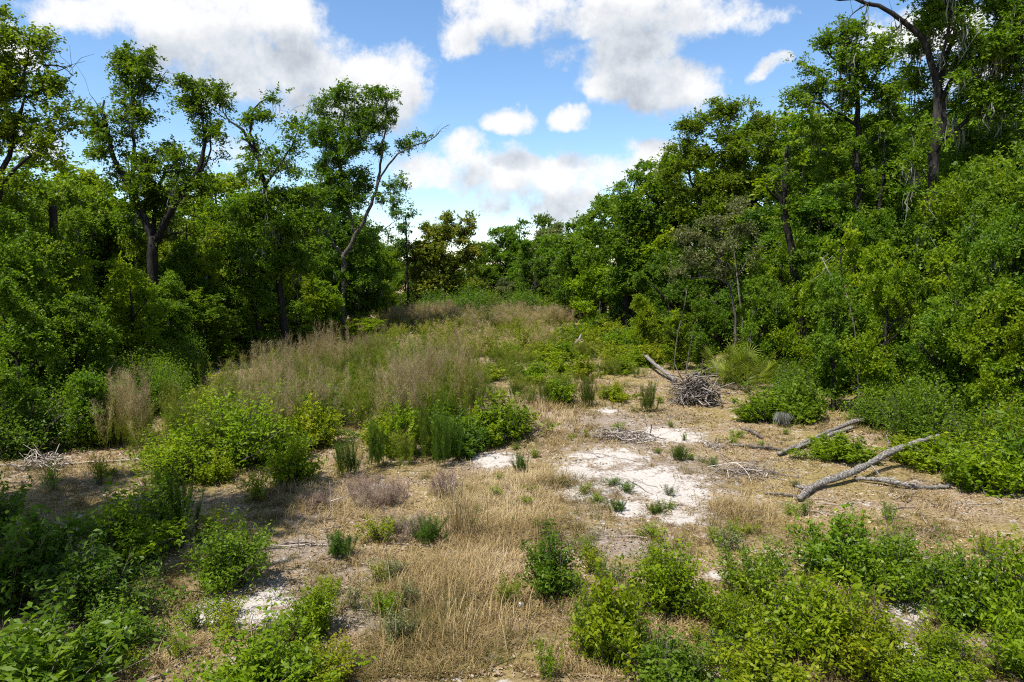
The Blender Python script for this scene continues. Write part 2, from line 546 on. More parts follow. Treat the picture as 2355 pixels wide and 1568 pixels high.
def sample_blobs(blobs, rng, spacing, kids=8, shrink=.42):
    """cluster centres: every blob breaks up into uneven smaller clumps"""
    out = []
    for c, r in blobs:
        c, r = np.array(c, float), np.array(r, float)
        vol = 4.19 * r[0] * r[1] * r[2]
        n = max(4, int(vol / spacing ** 3))
        kd = max(3, min(kids, int(n / 4)))
        d = unit(rng.normal(size=(kd, 3))) * rng.uniform(.30, .88, (kd, 1))
        kr = shrink * rng.uniform(.65, 1.25, (kd, 1)) * r
        w = kr.prod(1) ** .67; w = w / w.sum()
        m_ = rng.choice(kd, n, p=w)
        p = unit(rng.normal(size=(n, 3))) * (rng.uniform(0, 1, (n, 1)) ** .42)
        out.append(c + d[m_] * r + p * kr[m_])
    return np.concatenate(out)


def foliage(targets, rng, per, L, sig, flat=.7, up=.42, wr=.5, tint0=.5, tw=7):
    """leaves in sprays along short twigs that spread from every cluster centre"""
    k = len(targets)
    per = np.maximum(6, rng.normal(per, per * .4, k)).astype(int)
    idx = np.repeat(np.arange(k), per); n = len(idx)
    D = unit(rng.normal(size=(k, tw, 3)) + np.array([0, 0, .35])) * np.array([1, 1, flat]) * rng.uniform(.5, 1.0, (k, tw, 1))
    ln = sig * 3.1 * rng.uniform(.6, 1.3, k)
    ti = rng.integers(0, tw, n)
    u = rng.uniform(0, 1, n) ** .75
    P = targets[idx] + D[idx, ti] * (ln[idx] * u)[:, None] + rng.normal(size=(n, 3)) * (sig * .22 * (1.15 - .5 * u))[:, None]
    P[:, 2] -= sig * .5 * u ** 2 * rng.uniform(0, 1, n)
    ct = rng.normal(tint0, .15, k)
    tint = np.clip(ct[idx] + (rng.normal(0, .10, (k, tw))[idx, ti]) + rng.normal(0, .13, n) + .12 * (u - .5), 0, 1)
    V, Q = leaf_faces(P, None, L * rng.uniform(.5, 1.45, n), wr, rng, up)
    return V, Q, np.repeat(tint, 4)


# ------------------------------------------------------------------ ground
def ell(px, py, rx, ry):
    c = gp(px, py); n = gp(px, py + ry); f = gp(px, py - ry)
    return c[0], (n[1] + f[1]) / 2, rx * mpp(c[1]), (f[1] - n[1]) / 2


SAND = [ell(*e) for e in [(1490, 1110, 150, 42), (1570, 1150, 85, 48), (1400, 1050, 100, 24), (1330, 1085, 60, 26), (1540, 1000, 80, 20),
                          (1330, 1135, 40, 16), (545, 1400, 125, 50), (500, 1415, 90, 40), (600, 1380, 80, 36), (560, 1395, 90, 32), (2070, 1490, 95, 50), (2090, 1400, 70, 34), (1640, 1325, 26, 16),
                          (1450, 1170, 50, 22), (1140, 1060, 60, 20), (1260, 820, 18, 6), (1560, 1190, 60, 24), (1480, 1005, 40, 12), (1400, 945, 30, 8)]]
PALE = [ell(*e) for e in [(700, 1260, 110, 40), (820, 1300, 140, 50), (1400, 1250, 160, 40), (1130, 1060, 120, 30), (1420, 1000, 220, 60),
                          (1220, 960, 60, 40), (560, 1390, 170, 80), (850, 1420, 90, 40), (1700, 1540, 120, 60), (2080, 1440, 170, 110),
                          (1480, 1110, 260, 100), (690, 1180, 60, 30), (820, 1130, 90, 20), (2300, 1500, 120, 60), (450, 1090, 60, 30)]]


def mask(S, x, y):
    m_ = np.zeros_like(np.asarray(x, float))
    for cx, cy, rx, ry in S:
        m_ = np.maximum(m_, 1.25 - np.sqrt(((x - cx) / rx) ** 2 + ((y - cy) / ry) ** 2))
    return np.clip(m_, 0, 1)


def ground():
    def axis(a, b, step, far, g=1.28):
        c = list(np.arange(a, b, step)); s = step
        lo, hi = [], []
        v = a
        while v > -far: s *= g; v -= s; lo.append(v)
        v = c[-1]; s = step
        while v < far: s *= g; v += s; hi.append(v)
        return np.array(lo[::-1] + c + hi)
    xs = axis(-14.5, 15.5, .16, 1500)
    y1 = np.arange(7, 32, .16); y2 = np.arange(32.2, 75, .4)
    ys = axis(7, 32, .16, 1500)
    ys = np.concatenate([ys[ys < 32], y2, ys[ys > 76]])
    X, Y = np.meshgrid(xs, ys)
    Z = hgt(X, Y)
    fade = np.clip((300 - np.hypot(X, Y)) / 200, 0, 1); Z = Z * fade
    n, m_ = X.shape
    V = np.stack([X.ravel(), Y.ravel(), Z.ravel()], 1)
    i = np.arange(n - 1)[:, None] * m_; j = np.arange(m_ - 1)[None, :]
    Q = np.stack([i + j, i + j + 1, i + m_ + j + 1, i + m_ + j], -1).reshape(-1, 4)
    me = build_mesh('ground', V, [Q], smooth=True)
    for nm, S in (('sand', SAND), ('pale', PALE)):
        a = me.attributes.new(nm, 'FLOAT', 'POINT')
        a.data.foreach_set('value', mask(S, X.ravel(), Y.ravel()).astype(np.float32))
    mat = bpy.data.materials.new('sandy_soil'); mat.use_nodes = True
    nt = mat.node_tree; N, L = nt.nodes, nt.links
    b = N['Principled BSDF']; b.inputs['Roughness'].default_value = .95; b.inputs['Specular IOR Level'].default_value = .1
    tc = N.new('ShaderNodeTexCoord')
    def nz(scale, det=5, rough=.6):
        t = N.new('ShaderNodeTexNoise'); t.inputs['Scale'].default_value = scale; t.inputs['Detail'].default_value = det
        t.inputs['Roughness'].default_value = rough; L.new(tc.outputs['Object'], t.inputs['Vector']); return t.outputs['Fac']
    def ramp(src, stops):
        c = N.new('ShaderNodeValToRGB'); e = c.color_ramp.elements
        e[0].position, e[0].color = stops[0][0], (*stops[0][1], 1); e[1].position, e[1].color = stops[-1][0], (*stops[-1][1], 1)
        for p, col in stops[1:-1]:
            q = e.new(p); q.color = (*col, 1)
        L.new(src, c.inputs[0]); return c.outputs[0]
    def mixc(f, a, c):
        x = N.new('ShaderNodeMix'); x.data_type = 'RGBA'; L.new(f, x.inputs['Factor']); L.new(a, x.inputs[6]); L.new(c, x.inputs[7]); return x.outputs[2]
    def edge(attr, n_, amp, lo, hi):
        a = N.new('ShaderNodeAttribute'); a.attribute_name = attr
        s = N.new('ShaderNodeMath'); s.operation = 'MULTIPLY_ADD'; s.inputs[1].default_value = amp; L.new(n_, s.inputs[0]); L.new(a.outputs['Fac'], s.inputs[2])
        r_ = N.new('ShaderNodeMapRange'); r_.inputs['From Min'].default_value = lo; r_.inputs['From Max'].default_value = hi
        L.new(s.outputs[0], r_.inputs[0]); return r_.outputs[0]
    big, mid, fine, vf = nz(.45), nz(2.6, 6, .65), nz(14, 5, .7), nz(60, 4, .7)
    lit = ramp(fine, [(.28, (.075, .050, .028)), (.45, (.20, .142, .082)), (.58, (.305, .230, .145)), (.74, (.41, .33, .23))])
    gras = ramp(fine, [(.3, (.095, .072, .026)), (.5, (.23, .175, .066)), (.72, (.36, .28, .12))])
    pale = ramp(fine, [(.28, (.12, .090, .066)), (.48, (.235, .187, .145)), (.7, (.34, .285, .23))])
    sand = ramp(fine, [(.26, (.22, .18, .145)), (.38, (.40, .355, .315)), (.54, (.49, .45, .415)), (.75, (.55, .52, .49))])
    bsel = N.new('ShaderNodeMapRange'); bsel.inputs['From Min'].default_value = .42; bsel.inputs['From Max'].default_value = .58; L.new(big, bsel.inputs[0])
    c = mixc(bsel.outputs[0], lit, gras)
    mf = N.new('ShaderNodeMath'); mf.operation = 'MULTIPLY_ADD'; mf.inputs[1].default_value = .55; L.new(fine, mf.inputs[0]); L.new(mid, mf.inputs[2])
    c = mixc(edge('pale', mf.outputs[0], 1.7, 1.45, 2.0), c, pale)
    c = mixc(edge('sand', mf.outputs[0], 3.0, 2.55, 3.0), c, sand)
    L.new(c, b.inputs['Base Color'])
    ad = N.new('ShaderNodeMath'); ad.operation = 'ADD'; L.new(fine, ad.inputs[0]); L.new(vf, ad.inputs[1])
    bp = N.new('ShaderNodeBump'); bp.inputs['Strength'].default_value = .7; bp.inputs['Distance'].default_value = .05
    L.new(ad.outputs[0], bp.inputs['Height']); L.new(bp.outputs[0], b.inputs['Normal'])
    me.materials.append(mat)
    o = obj('ground', me)
    tag(o, 'sandy forest clearing floor with white sand patches and tan leaf litter', None, None, 'structure')


ground()


# ------------------------------------------------------------------ trees
def tree_parts(thick, thin, fol, parent, mats, moss=None):
    tr = None
    for q, ch in enumerate(thick):
        V, F, T = sweep([ch]); nm = 'trunk' if q == 0 else 'limb'
        o_ = obj(nm, build_mesh(nm, V, F, T, [mats[0]], True), parent if q == 0 else tr)
        if q == 0: tr = o_
    if thin:
        V, F, T = sweep(thin); me = build_mesh('branches', V, F, T, [mats[0]], True); obj('branches', me, parent)['kind'] = 'stuff'
    if fol is not None:
        V, Q, T = fol; me = build_mesh('crown', V, [Q], T, [mats[1]]); obj('crown', me, parent)
    if moss is not None:
        V, F, T = moss; me = build_mesh('hanging_moss', V, F, T, [M['moss']]); obj('hanging_moss', me, parent)['kind'] = 'stuff'


def hero(label, Y, skel, blobs, leafmat='oak', bark='bark', seed=1, per=46, L=.16, spacing=.62, sig=.30, moss=0, depth=.85,
         name='oak_tree', cat='tree', extra=None, bare=None, tint0=.46, thin_f=.62):
    """a tree measured in the photograph at depth Y: skel = paths of (px, py, depth offset, radius), blobs = (px, py, rx, ry[, depth offset])"""
    rng = np.random.default_rng(seed)
    per, spacing, L, sig = per * 1.75, spacing * .84, L * 1.12, sig * 1.12
    bx, by = pt(skel[0][0][0], skel[0][0][1], Y)[:2]
    bz = float(hgt(bx, Y))
    o = np.array([bx, Y, bz])
    SK = []
    for path in skel:
        P = []
        for (px, py, d, r) in path:
            q = pt(px, py, Y + d) - o; P.append([*q, r * thin_f])
        SK.append(np.array(P))
    p0 = SK[0][0].copy(); p0[2] = -.15; p0[3] *= 1.25
    if SK[0][0][2] > .3: SK[0] = np.vstack([p0, SK[0]])
    else: SK[0][0][2] = -.15
    BL = []
    for b in blobs:
        px, py, rx, ry = b[:4]; d = b[4] if len(b) > 4 else 0.0
        m_ = mpp(Y + d)
        BL.append((pt(px, py, Y + d) - o, (rx * m_, max(rx, ry) * m_ * depth, ry * m_)))
    tg = sample_blobs(BL, rng, spacing)
    thick, thin, A, nsk = grow(SK, tg, rng)
    t = thing(name, label, cat, tuple(o))
    mo = None
    if moss:
        nd = np.vstack([A[nsk:], A[:nsk][A[:nsk, 2] > A[:, 2].max() * .62]]) if moss > 150 else A[nsk:]; pick = nd[rng.choice(len(nd), min(len(nd), moss), replace=False)]
        mo = strands(pick, rng)
    if bare:
        for bpx in bare:
            P = np.array([[*(pt(px, py, Y + d) - o), r] for (px, py, d, r) in bpx]); P = smooth_path(P)
            thin.append((P[:, :3], P[:, 3]))
            for i in range(2, len(P) - 1, 2):
                e = P[i, :3] + rng.normal(0, .5, 3) + np.array([.15, 0, .25]); mid = (P[i, :3] + e) / 2 + rng.normal(0, .08, 3)
                thin.append((np.array([P[i, :3], mid, e]), np.array([P[i, 3] * .6, .008, .004])))
    tree_parts(thick, thin, foliage(tg, rng, per, L, sig, tint0=tint0), t, (M[bark], M[leafmat]), mo)
    return t


# --- trees that stand out along the left edge
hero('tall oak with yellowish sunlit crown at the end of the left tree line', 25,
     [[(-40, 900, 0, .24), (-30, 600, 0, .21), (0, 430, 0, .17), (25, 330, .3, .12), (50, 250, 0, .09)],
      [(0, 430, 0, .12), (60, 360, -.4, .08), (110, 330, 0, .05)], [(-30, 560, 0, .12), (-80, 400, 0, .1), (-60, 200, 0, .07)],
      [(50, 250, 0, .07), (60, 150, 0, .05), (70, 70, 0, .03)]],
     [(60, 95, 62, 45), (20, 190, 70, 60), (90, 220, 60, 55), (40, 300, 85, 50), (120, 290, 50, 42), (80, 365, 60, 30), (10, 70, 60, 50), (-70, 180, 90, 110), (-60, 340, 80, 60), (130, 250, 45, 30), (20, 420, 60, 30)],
     'oak_pale', 'bark_shaded', 21, per=46, L=.115, spacing=.55, sig=.24, bare=[[(90, 180, 0, .03), (130, 165, 0, .02), (165, 150, 0, .01)], [(100, 150, 0, .03), (140, 150, .2, .02), (170, 175, 0, .01)]])
hero('wide forked oak with two spreading limbs holding separate leafy tops', 34,
     [[(350, 830, 0, .46), (350, 640, 0, .40), (355, 545, 0, .38)],
      [(355, 560, 0, .30), (315, 460, 0, .24), (262, 370, .3, .19), (245, 300, 0, .14), (240, 230, 0, .07)],
      [(300, 440, 0, .16), (310, 330, .6, .12), (300, 200, .4, .08), (300, 130, .4, .04)],
      [(355, 560, 0, .30), (410, 450, -.4, .24), (460, 395, -.3, .18), (475, 310, 0, .12), (455, 220, 0, .07)],
      [(350, 545, 0, .2), (360, 450, 1, .15), (380, 380, 1.2, .1)],
      [(465, 390, -.3, .08), (490, 340, 0, .06), (480, 250, 0, .04)],
      [(355, 560, 0, .1), (400, 532, 0, .06), (440, 540, 0, .03)]],
     [(300, 135, 55, 38), (335, 175, 42, 50), (300, 230, 45, 50), (270, 170, 30, 36), (215, 265, 30, 40), (245, 310, 48, 40), (225, 350, 45, 28), (330, 280, 40, 40),
      (450, 205, 48, 36), (495, 215, 45, 45), (450, 270, 42, 45), (480, 320, 40, 45), (430, 240, 30, 30), (440, 370, 42, 32), (330, 380, 50, 40), (390, 400, 50, 42), (300, 420, 55, 32), (430, 440, 50, 36), (360, 460, 70, 40, .8), (290, 490, 40, 36), (480, 440, 32, 26), (380, 330, 26, 20), (270, 380, 40, 34, .4), (410, 360, 34, 34, .5), (330, 430, 50, 34, -.5), (300, 300, 34, 40, .5), (465, 400, 36, 30, .5), (395, 520, 40, 30, .8), (310, 540, 34, 30, .8), (420, 480, 30, 24, -.5)],
     'oak', 'bark_shaded', 22, per=46, L=.125, spacing=.60, sig=.26, moss=70,
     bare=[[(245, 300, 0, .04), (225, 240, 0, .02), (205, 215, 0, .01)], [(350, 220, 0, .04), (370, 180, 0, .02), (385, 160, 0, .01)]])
hero('leaning oak with crooked upper limbs and a dense dark lower crown', 38,
     [[(660, 860, 0, .34), (650, 720, 0, .30), (635, 560, 0, .26), (612, 430, 0, .22), (590, 360, 0, .17), (560, 300, 0, .12), (520, 275, 0, .06), (510, 240, 0, .03)],
      [(590, 360, 0, .12), (570, 290, .3, .10), (590, 240, .2, .07), (630, 215, 0, .04)],
      [(615, 420, 0, .12), (650, 370, 0, .09), (680, 320, 0, .06), (690, 280, 0, .03)]],
     [(630, 222, 24, 20), (600, 255, 28, 26), (565, 280, 32, 28), (575, 325, 30, 30), (590, 380, 34, 30), (668, 292, 30, 28), (690, 320, 22, 28), (640, 370, 46, 34), (680, 390, 34, 26), (560, 400, 26, 30),
      (620, 450, 60, 34), (690, 470, 60, 36), (580, 500, 56, 40), (660, 530, 76, 46), (620, 600, 60, 50), (700, 590, 60, 46), (570, 580, 40, 40), (720, 520, 40, 40)],
     'oak', 'bark_shaded', 23, per=50, L=.13, spacing=.62, sig=.27, moss=60,
     bare=[[(690, 330, 0, .03), (690, 300, 0, .02), (700, 275, 0, .01)], [(520, 275, 0, .03), (500, 260, 0, .02), (485, 245, 0, .01)], [(640, 300, 0, .02), (665, 270, 0, .015), (660, 255, 0, .01)]])
hero('tall forked oak with grey trunk standing alone at the clearing edge', 48,
     [[(792, 800, 0, .30), (786, 690, 0, .28), (790, 580, 0, .29)],
      [(790, 590, 0, .20), (755, 545, 0, .15), (735, 490, 0, .12), (735, 420, 0, .08), (745, 380, 0, .05)],
      [(790, 590, 0, .24), (830, 520, 0, .20), (862, 450, 0, .17), (875, 380, 0, .13), (885, 300, 0, .09), (890, 240, 0, .05)],
      [(815, 535, 0, .16), (790, 450, .4, .16), (775, 360, .3, .13), (790, 280, .2, .09), (800, 210, 0, .05)],
      [(870, 420, 0, .12), (895, 370, 0, .10), (925, 345, -.4, .08), (975, 330, -.3, .05), (1010, 305, 0, .03)],
      [(862, 450, 0, .09), (890, 440, 0, .06), (910, 450, 0, .04)]],
     [(795, 215, 46, 26), (755, 240, 34, 28), (870, 212, 44, 26), (905, 240, 32, 22), (830, 250, 46, 30), (770, 290, 50, 34), (850, 290, 44, 28), (900, 275, 24, 16), (745, 330, 40, 34), (800, 345, 50, 34),
      (925, 325, 36, 20), (960, 320, 22, 14), (870, 345, 30, 26), (740, 400, 34, 36), (790, 420, 40, 40), (830, 390, 32, 30), (905, 425, 30, 26), (885, 465, 24, 26), (915, 455, 22, 20), (760, 460, 40, 32), (745, 510, 34, 34), (800, 490, 24, 24), (830, 560, 40, 28, 1), (870, 530, 24, 18, 1), (760, 375, 44, 34, .5), (805, 455, 44, 36, .6), (735, 450, 34, 34, -.4), (850, 420, 28, 26, .6), (820, 310, 44, 30, -.5), (735, 290, 26, 24), (835, 640, 34, 36, .8), (760, 600, 30, 30, .6), (860, 590, 26, 24, .8)],
     'oak', 'bark', 24, per=46, L=.135, spacing=.66, sig=.28, moss=110,
     bare=[[(975, 330, -.3, .05), (1000, 315, -.1, .03), (1015, 295, 0, .02), (1035, 285, 0, .01)], [(880, 530, 0, .04), (905, 510, 0, .02), (925, 500, 0, .01)]])
hero('tall thin tree with flat moss-hung crown behind the orange-tinged oak', 66,
     [[(938, 735, 0, .2), (937, 620, 0, .18), (932, 500, 0, .1)]],
     [(930, 492, 32, 14), (925, 520, 28, 12), (915, 550, 26, 14), (930, 575, 30, 16), (910, 590, 18, 12)], 'oak_dark', 'bark_shaded', 25, per=42, L=.2, spacing=.85, sig=.36, moss=160)
hero('rounded oak with orange-tinged crown at the far end of the clearing', 68,
     [[(1020, 740, 0, .35), (1020, 650, 0, .3), (1015, 580, 0, .2), (1030, 510, 0, .1)], [(1020, 660, 0, .2), (970, 600, 0, .12)], [(1020, 650, 0, .2), (1070, 590, 0, .12), (1085, 530, 0, .06)]],
     [(1025, 505, 26, 18), (1000, 540, 46, 30), (1050, 545, 40, 30), (965, 580, 42, 34), (1020, 595, 56, 40), (1075, 590, 34, 36), (960, 630, 36, 34), (1010, 650, 60, 40), (1065, 650, 40, 44), (985, 690, 50, 30), (1050, 700, 50, 26), (1085, 515, 20, 18), (1070, 500, 14, 10)],
     'olive', 'bark_shaded', 26, per=52, L=.21, spacing=.85, sig=.36)
# --- right side
hero('huge dark oak with a bare mossy limb reaching over the clearing', 25,
     [[(2120, 900, 0, .36), (2125, 640, 0, .32), (2140, 470, 0, .29), (2150, 350, 0, .28), (2155, 260, 0, .27)],
      [(2150, 350, 0, .22), (2178, 290, -.2, .18), (2160, 240, .3, .17), (2165, 150, .2, .14), (2200, 60, 0, .10)],
      [(2155, 260, 0, .22), (2148, 180, 0, .19), (2135, 100, 0, .17), (2080, 50, 0, .14), (2020, 10, 0, .11), (1960, 0, .2, .09), (1900, -6, .3, .06)],
      [(2155, 240, 0, .16), (2230, 130, .5, .12), (2300, 60, .6, .08)], [(2160, 330, 0, .14), (2250, 250, .6, .1), (2330, 190, .6, .06)], [(2148, 180, 0, .1), (2190, 60, -.6, .08), (2180, -60, -.6, .06)]],
     [(2200, 40, 80, 60), (2300, 30, 80, 70), (2260, 120, 70, 60), (2330, 150, 70, 70), (2200, 130, 50, 40), (2260, 210, 70, 45), (2340, 250, 60, 50), (2390, 90, 70, 90), (2180, -60, 130, 60), (2210, 250, 30, 40, .6), (2130, 40, 40, 30, 1.2), (2320, -40, 90, 60), (2090, 180, 44, 50, 1.5), (2110, 280, 50, 50, 1.5), (2230, 330, 60, 40, 1), (2310, 340, 60, 50, .8), (2100, 110, 40, 30, 1.4), (2210, 420, 50, 40, .9), (2080, 370, 46, 40, 1.2), (2120, 430, 30, 30, -.8), (2165, 520, 34, 30, -.7), (2110, 560, 30, 30, -.8), (2185, 200, 26, 34, -.7), (2125, 300, 22, 24, -.7)],
     'oak', 'bark_shaded', 31, per=56, L=.11, spacing=.52, sig=.25, moss=240,
     bare=[[(2080, 50, 0, .04), (2050, 75, 0, .02), (2040, 100, 0, .01)], [(2000, 5, 0, .03), (1960, 30, 0, .02), (1950, 45, 0, .01)]])
hero('oak with rounded leafy top and dark straight trunk left of the huge oak', 31,
     [[(1972, 900, 0, .26), (1972, 640, 0, .23), (1974, 480, 0, .22), (1972, 320, 0, .20), (1968, 220, 0, .14), (1972, 100, 0, .07)],
      [(1970, 290, 0, .12), (1920, 250, -.3, .09), (1860, 235, -.2, .06), (1820, 220, 0, .04)], [(1970, 230, 0, .1), (2020, 170, 0, .07), (2060, 130, 0, .04)], [(1970, 180, 0, .1), (1910, 130, 0, .07), (1880, 90, 0, .04)]],
     [(1890, 85, 44, 30), (1950, 80, 44, 44), (1930, 140, 60, 36), (1990, 150, 46, 40), (1860, 150, 36, 22), (1830, 205, 40, 26), (1890, 210, 56, 32), (1960, 215, 46, 34), (2030, 200, 46, 50), (1850, 245, 40, 18), (1920, 265, 46, 22), (2040, 120, 40, 50), (1990, 290, 50, 30), (2060, 270, 40, 40), (1900, 320, 46, 30, .8), (2000, 360, 46, 34, .9), (1930, 380, 50, 40, 1.0), (2030, 330, 40, 40, .6), (1860, 290, 34, 20), (1960, 450, 50, 30, 1), (1985, 400, 22, 26, -.6), (1960, 330, 24, 24, -.6), (1990, 500, 28, 28, -.7)],
     'oak', 'bark_shaded', 32, per=56, L=.12, spacing=.56, sig=.26, moss=50)
hero('broad bright oak crown beside the broken dark trunk', 42,
     [[(1640, 860, 0, .34), (1650, 650, 0, .3), (1660, 500, 0, .22), (1660, 350, 0, .1)], [(1655, 560, 0, .18), (1590, 430, 0, .12), (1570, 340, 0, .06)], [(1655, 540, 0, .18), (1730, 420, 0, .12), (1770, 330, 0, .06)]],
     [(1570, 300, 36, 28), (1620, 275, 40, 26), (1690, 265, 50, 26), (1750, 290, 46, 30), (1600, 340, 56, 40), (1670, 340, 60, 46), (1745, 350, 56, 46), (1560, 390, 46, 42), (1630, 420, 60, 50), (1710, 430, 60, 50), (1560, 460, 46, 46), (1770, 420, 40, 46), (1640, 490, 60, 46), (1545, 330, 20, 30), (1720, 500, 46, 40), (1660, 240, 24, 12), (1715, 243, 20, 12)],
     'oak_pale', 'bark_shaded', 33, per=50, L=.135, spacing=.64, sig=.28, tint0=.38)
hero('broken-topped dark trunk leaning in front of the bright oak crown', 31.5,
     [[(1862, 870, 0, .30), (1848, 760, 0, .29), (1835, 680, 0, .28), (1812, 540, 0, .26), (1800, 460, 0, .24), (1808, 380, 0, .20), (1812, 335, 0, .15)], [(1802, 480, 0, .12), (1786, 440, -.2, .10), (1783, 420, -.2, .07)],
      [(1835, 690, 0, .07), (1800, 745, -.3, .04), (1785, 760, -.4, .02)]],
     [(1850, 620, 26, 30, -.6), (1800, 700, 26, 26, -.8), (1860, 700, 24, 30, -.8), (1830, 580, 24, 24, -.5), (1840, 420, 26, 30, .5), (1780, 380, 22, 26, .4), (1825, 340, 20, 18), (1790, 520, 18, 22, .4), (1815, 470, 16, 20, -.5), (1800, 400, 14, 18, -.4)], 'oak', 'bark_shaded', 34, per=40, L=.12, spacing=.6, sig=.24)
hero('small crooked oak with greyish dusty crown behind the brush pile', 33,
     [[(1688, 900, 0, .11), (1690, 800, 0, .10), (1686, 690, 0, .10), (1672, 640, 0, .08), (1640, 560, 0, .05)], [(1680, 660, 0, .07), (1720, 590, 0, .05), (1740, 540, 0, .03)], [(1676, 650, 0, .06), (1630, 635, 0, .05), (1590, 640, 0, .03)]],
     [(1640, 510, 40, 26), (1690, 480, 36, 24), (1590, 545, 36, 26), (1650, 565, 50, 30), (1710, 540, 40, 32), (1590, 600, 46, 26), (1660, 620, 46, 20), (1550, 620, 30, 20), (1730, 590, 26, 26)],
     'grey', 'bark', 35, per=44, L=.085, spacing=.46, sig=.22, tint0=.55)
hero('tall narrow tree with dense dark crown on the right forest edge', 50,
     [[(1440, 830, 0, .3), (1440, 650, 0, .26), (1445, 500, 0, .16), (1460, 420, 0, .08)]],
     [(1470, 410, 30, 26), (1430, 440, 36, 30), (1500, 430, 36, 34), (1390, 480, 30, 28), (1440, 500, 50, 36), (1505, 500, 36, 46), (1360, 530, 30, 30), (1400, 560, 46, 36), (1470, 580, 50, 40), (1350, 590, 30, 40), (1430, 640, 50, 36), (1500, 640, 36, 50), (1490, 720, 44, 50), (1540, 420, 30, 40)],
     'oak', 'bark_shaded', 36, per=50, L=.16, spacing=.74, sig=.32)
hero('bright yellow-green young tree at the far right corner of the clearing', 55,
     [[(1380, 790, 0, .16), (1380, 700, 0, .14), (1375, 640, 0, .08)]],
     [(1370, 630, 36, 24), (1340, 660, 28, 26), (1400, 665, 40, 30), (1355, 700, 40, 26), (1420, 710, 36, 30), (1380, 740, 50, 24), (1440, 740, 30, 30)],
     'bright', 'bark', 37, per=50, L=.17, spacing=.72, sig=.30, tint0=.5)


# ------------------------------------------------------------------ forest trees (prototypes + copies)
def proto_tree(seed, h=10.0, w=.30, low=.16, lumps=26, per=95, L=.20, spacing=.78, sig=.34, peak=.5):
    rng = np.random.default_rng(seed)
    lean = rng.normal(0, .35, 2)
    trunk = np.array([[0, 0, -.3, .24], [lean[0] * .3, lean[1] * .3, h * .3, .19], [lean[0], lean[1], h * .62, .12], [lean[0] * .8, lean[1] * .6, h * .9, .04]])
    SK = [trunk]
    for i in range(5):
        a = rng.uniform(0, 6.28); z = h * rng.uniform(.28, .6); rr = h * w * rng.uniform(.5, .9)
        SK.append(np.array([[lean[0] * .4, lean[1] * .4, z, .1], [math.cos(a) * rr * .5, math.sin(a) * rr * .5, z + h * .1, .07], [math.cos(a) * rr, math.sin(a) * rr, z + h * .2, .03]]))
    BL = []
    for i in range(lumps):
        f = low + (1 - low - .07) * (i + rng.uniform(0, 1)) / lumps
        env = h * w * (math.sin(math.pi * min(1, max(.06, (f - low * .4) / (1.05 - low * .4)))) ** .6)
        a = rng.uniform(0, 6.28); rr = env * rng.uniform(.25, .85)
        s = h * rng.uniform(.085, .14)
        BL.append((np.array([math.cos(a) * rr, math.sin(a) * rr, f * h]), (s * 1.15, s * 1.15, s * .8)))
    tg = sample_blobs(BL, rng, spacing)
    thick, thin, A, nsk = grow(SK, tg, rng, step=.6)
    Vt, Ft, Tt = sweep(thick + thin)
    fo = foliage(tg, rng, per, L, sig)
    ms = strands(A[nsk:][rng.choice(len(A) - nsk, 50)], rng, .4, 1.4, 6, .03)
    return dict(h=float(fo[0][:, 2].max()), trunk=build_mesh('trunk', Vt, Ft, Tt, [M['bark_shaded']], True),
                crown=build_mesh('crown', fo[0], [fo[1]], fo[2], [M['oak']]), moss=build_mesh('hanging_moss', ms[0], ms[1], ms[2], [M['moss']]))


PT = [proto_tree(101), proto_tree(102, w=.24, lumps=20), proto_tree(103, w=.36, lumps=26), proto_tree(104, w=.27, low=.28), proto_tree(105, w=.33, low=.08, lumps=26), proto_tree(106, w=.30, low=.35, lumps=18)]
PN = [proto_tree(111, w=.30, per=125, L=.155, spacing=.80, sig=.40), proto_tree(112, w=.33, low=.08, per=125, L=.155, spacing=.80, sig=.40, lumps=30), proto_tree(113, w=.28, low=.2, per=125, L=.155, spacing=.80, sig=.40)]
PY = [proto_tree(121, w=.30, low=.06, per=85, L=.23, spacing=.86, sig=.46, lumps=24), proto_tree(122, w=.26, low=.10, per=85, L=.24, spacing=.86, sig=.46, lumps=20), proto_tree(123, w=.34, low=.04, per=85, L=.22, spacing=.86, sig=.44, lumps=28)]
_k = [0]


def forest(px, top, Y, proto, mat, label, group, name='forest_tree', wscale=1.0, moss=False, base=None):
    _k[0] += 1
    top -= 34 if px < 900 else 14
    P = (PY if top > 470 else PN)[proto % 3] if Y < 33 else PT[proto % len(PT)]
    x = at_x(px, Y); z0 = float(hgt(x, Y))
    z = pt(px, top, Y)[2]
    s = (z - z0) / P['h']
    t = thing(name, label, 'tree', (x, Y, z0), R.uniform(0, 6.28), group, (s * wscale, s * wscale, s))
    obj('trunk', P['trunk'], t); obj('crown', P['crown'], t, M[mat])
    if moss: obj('hanging_moss', P['moss'], t)['kind'] = 'stuff'
    return t


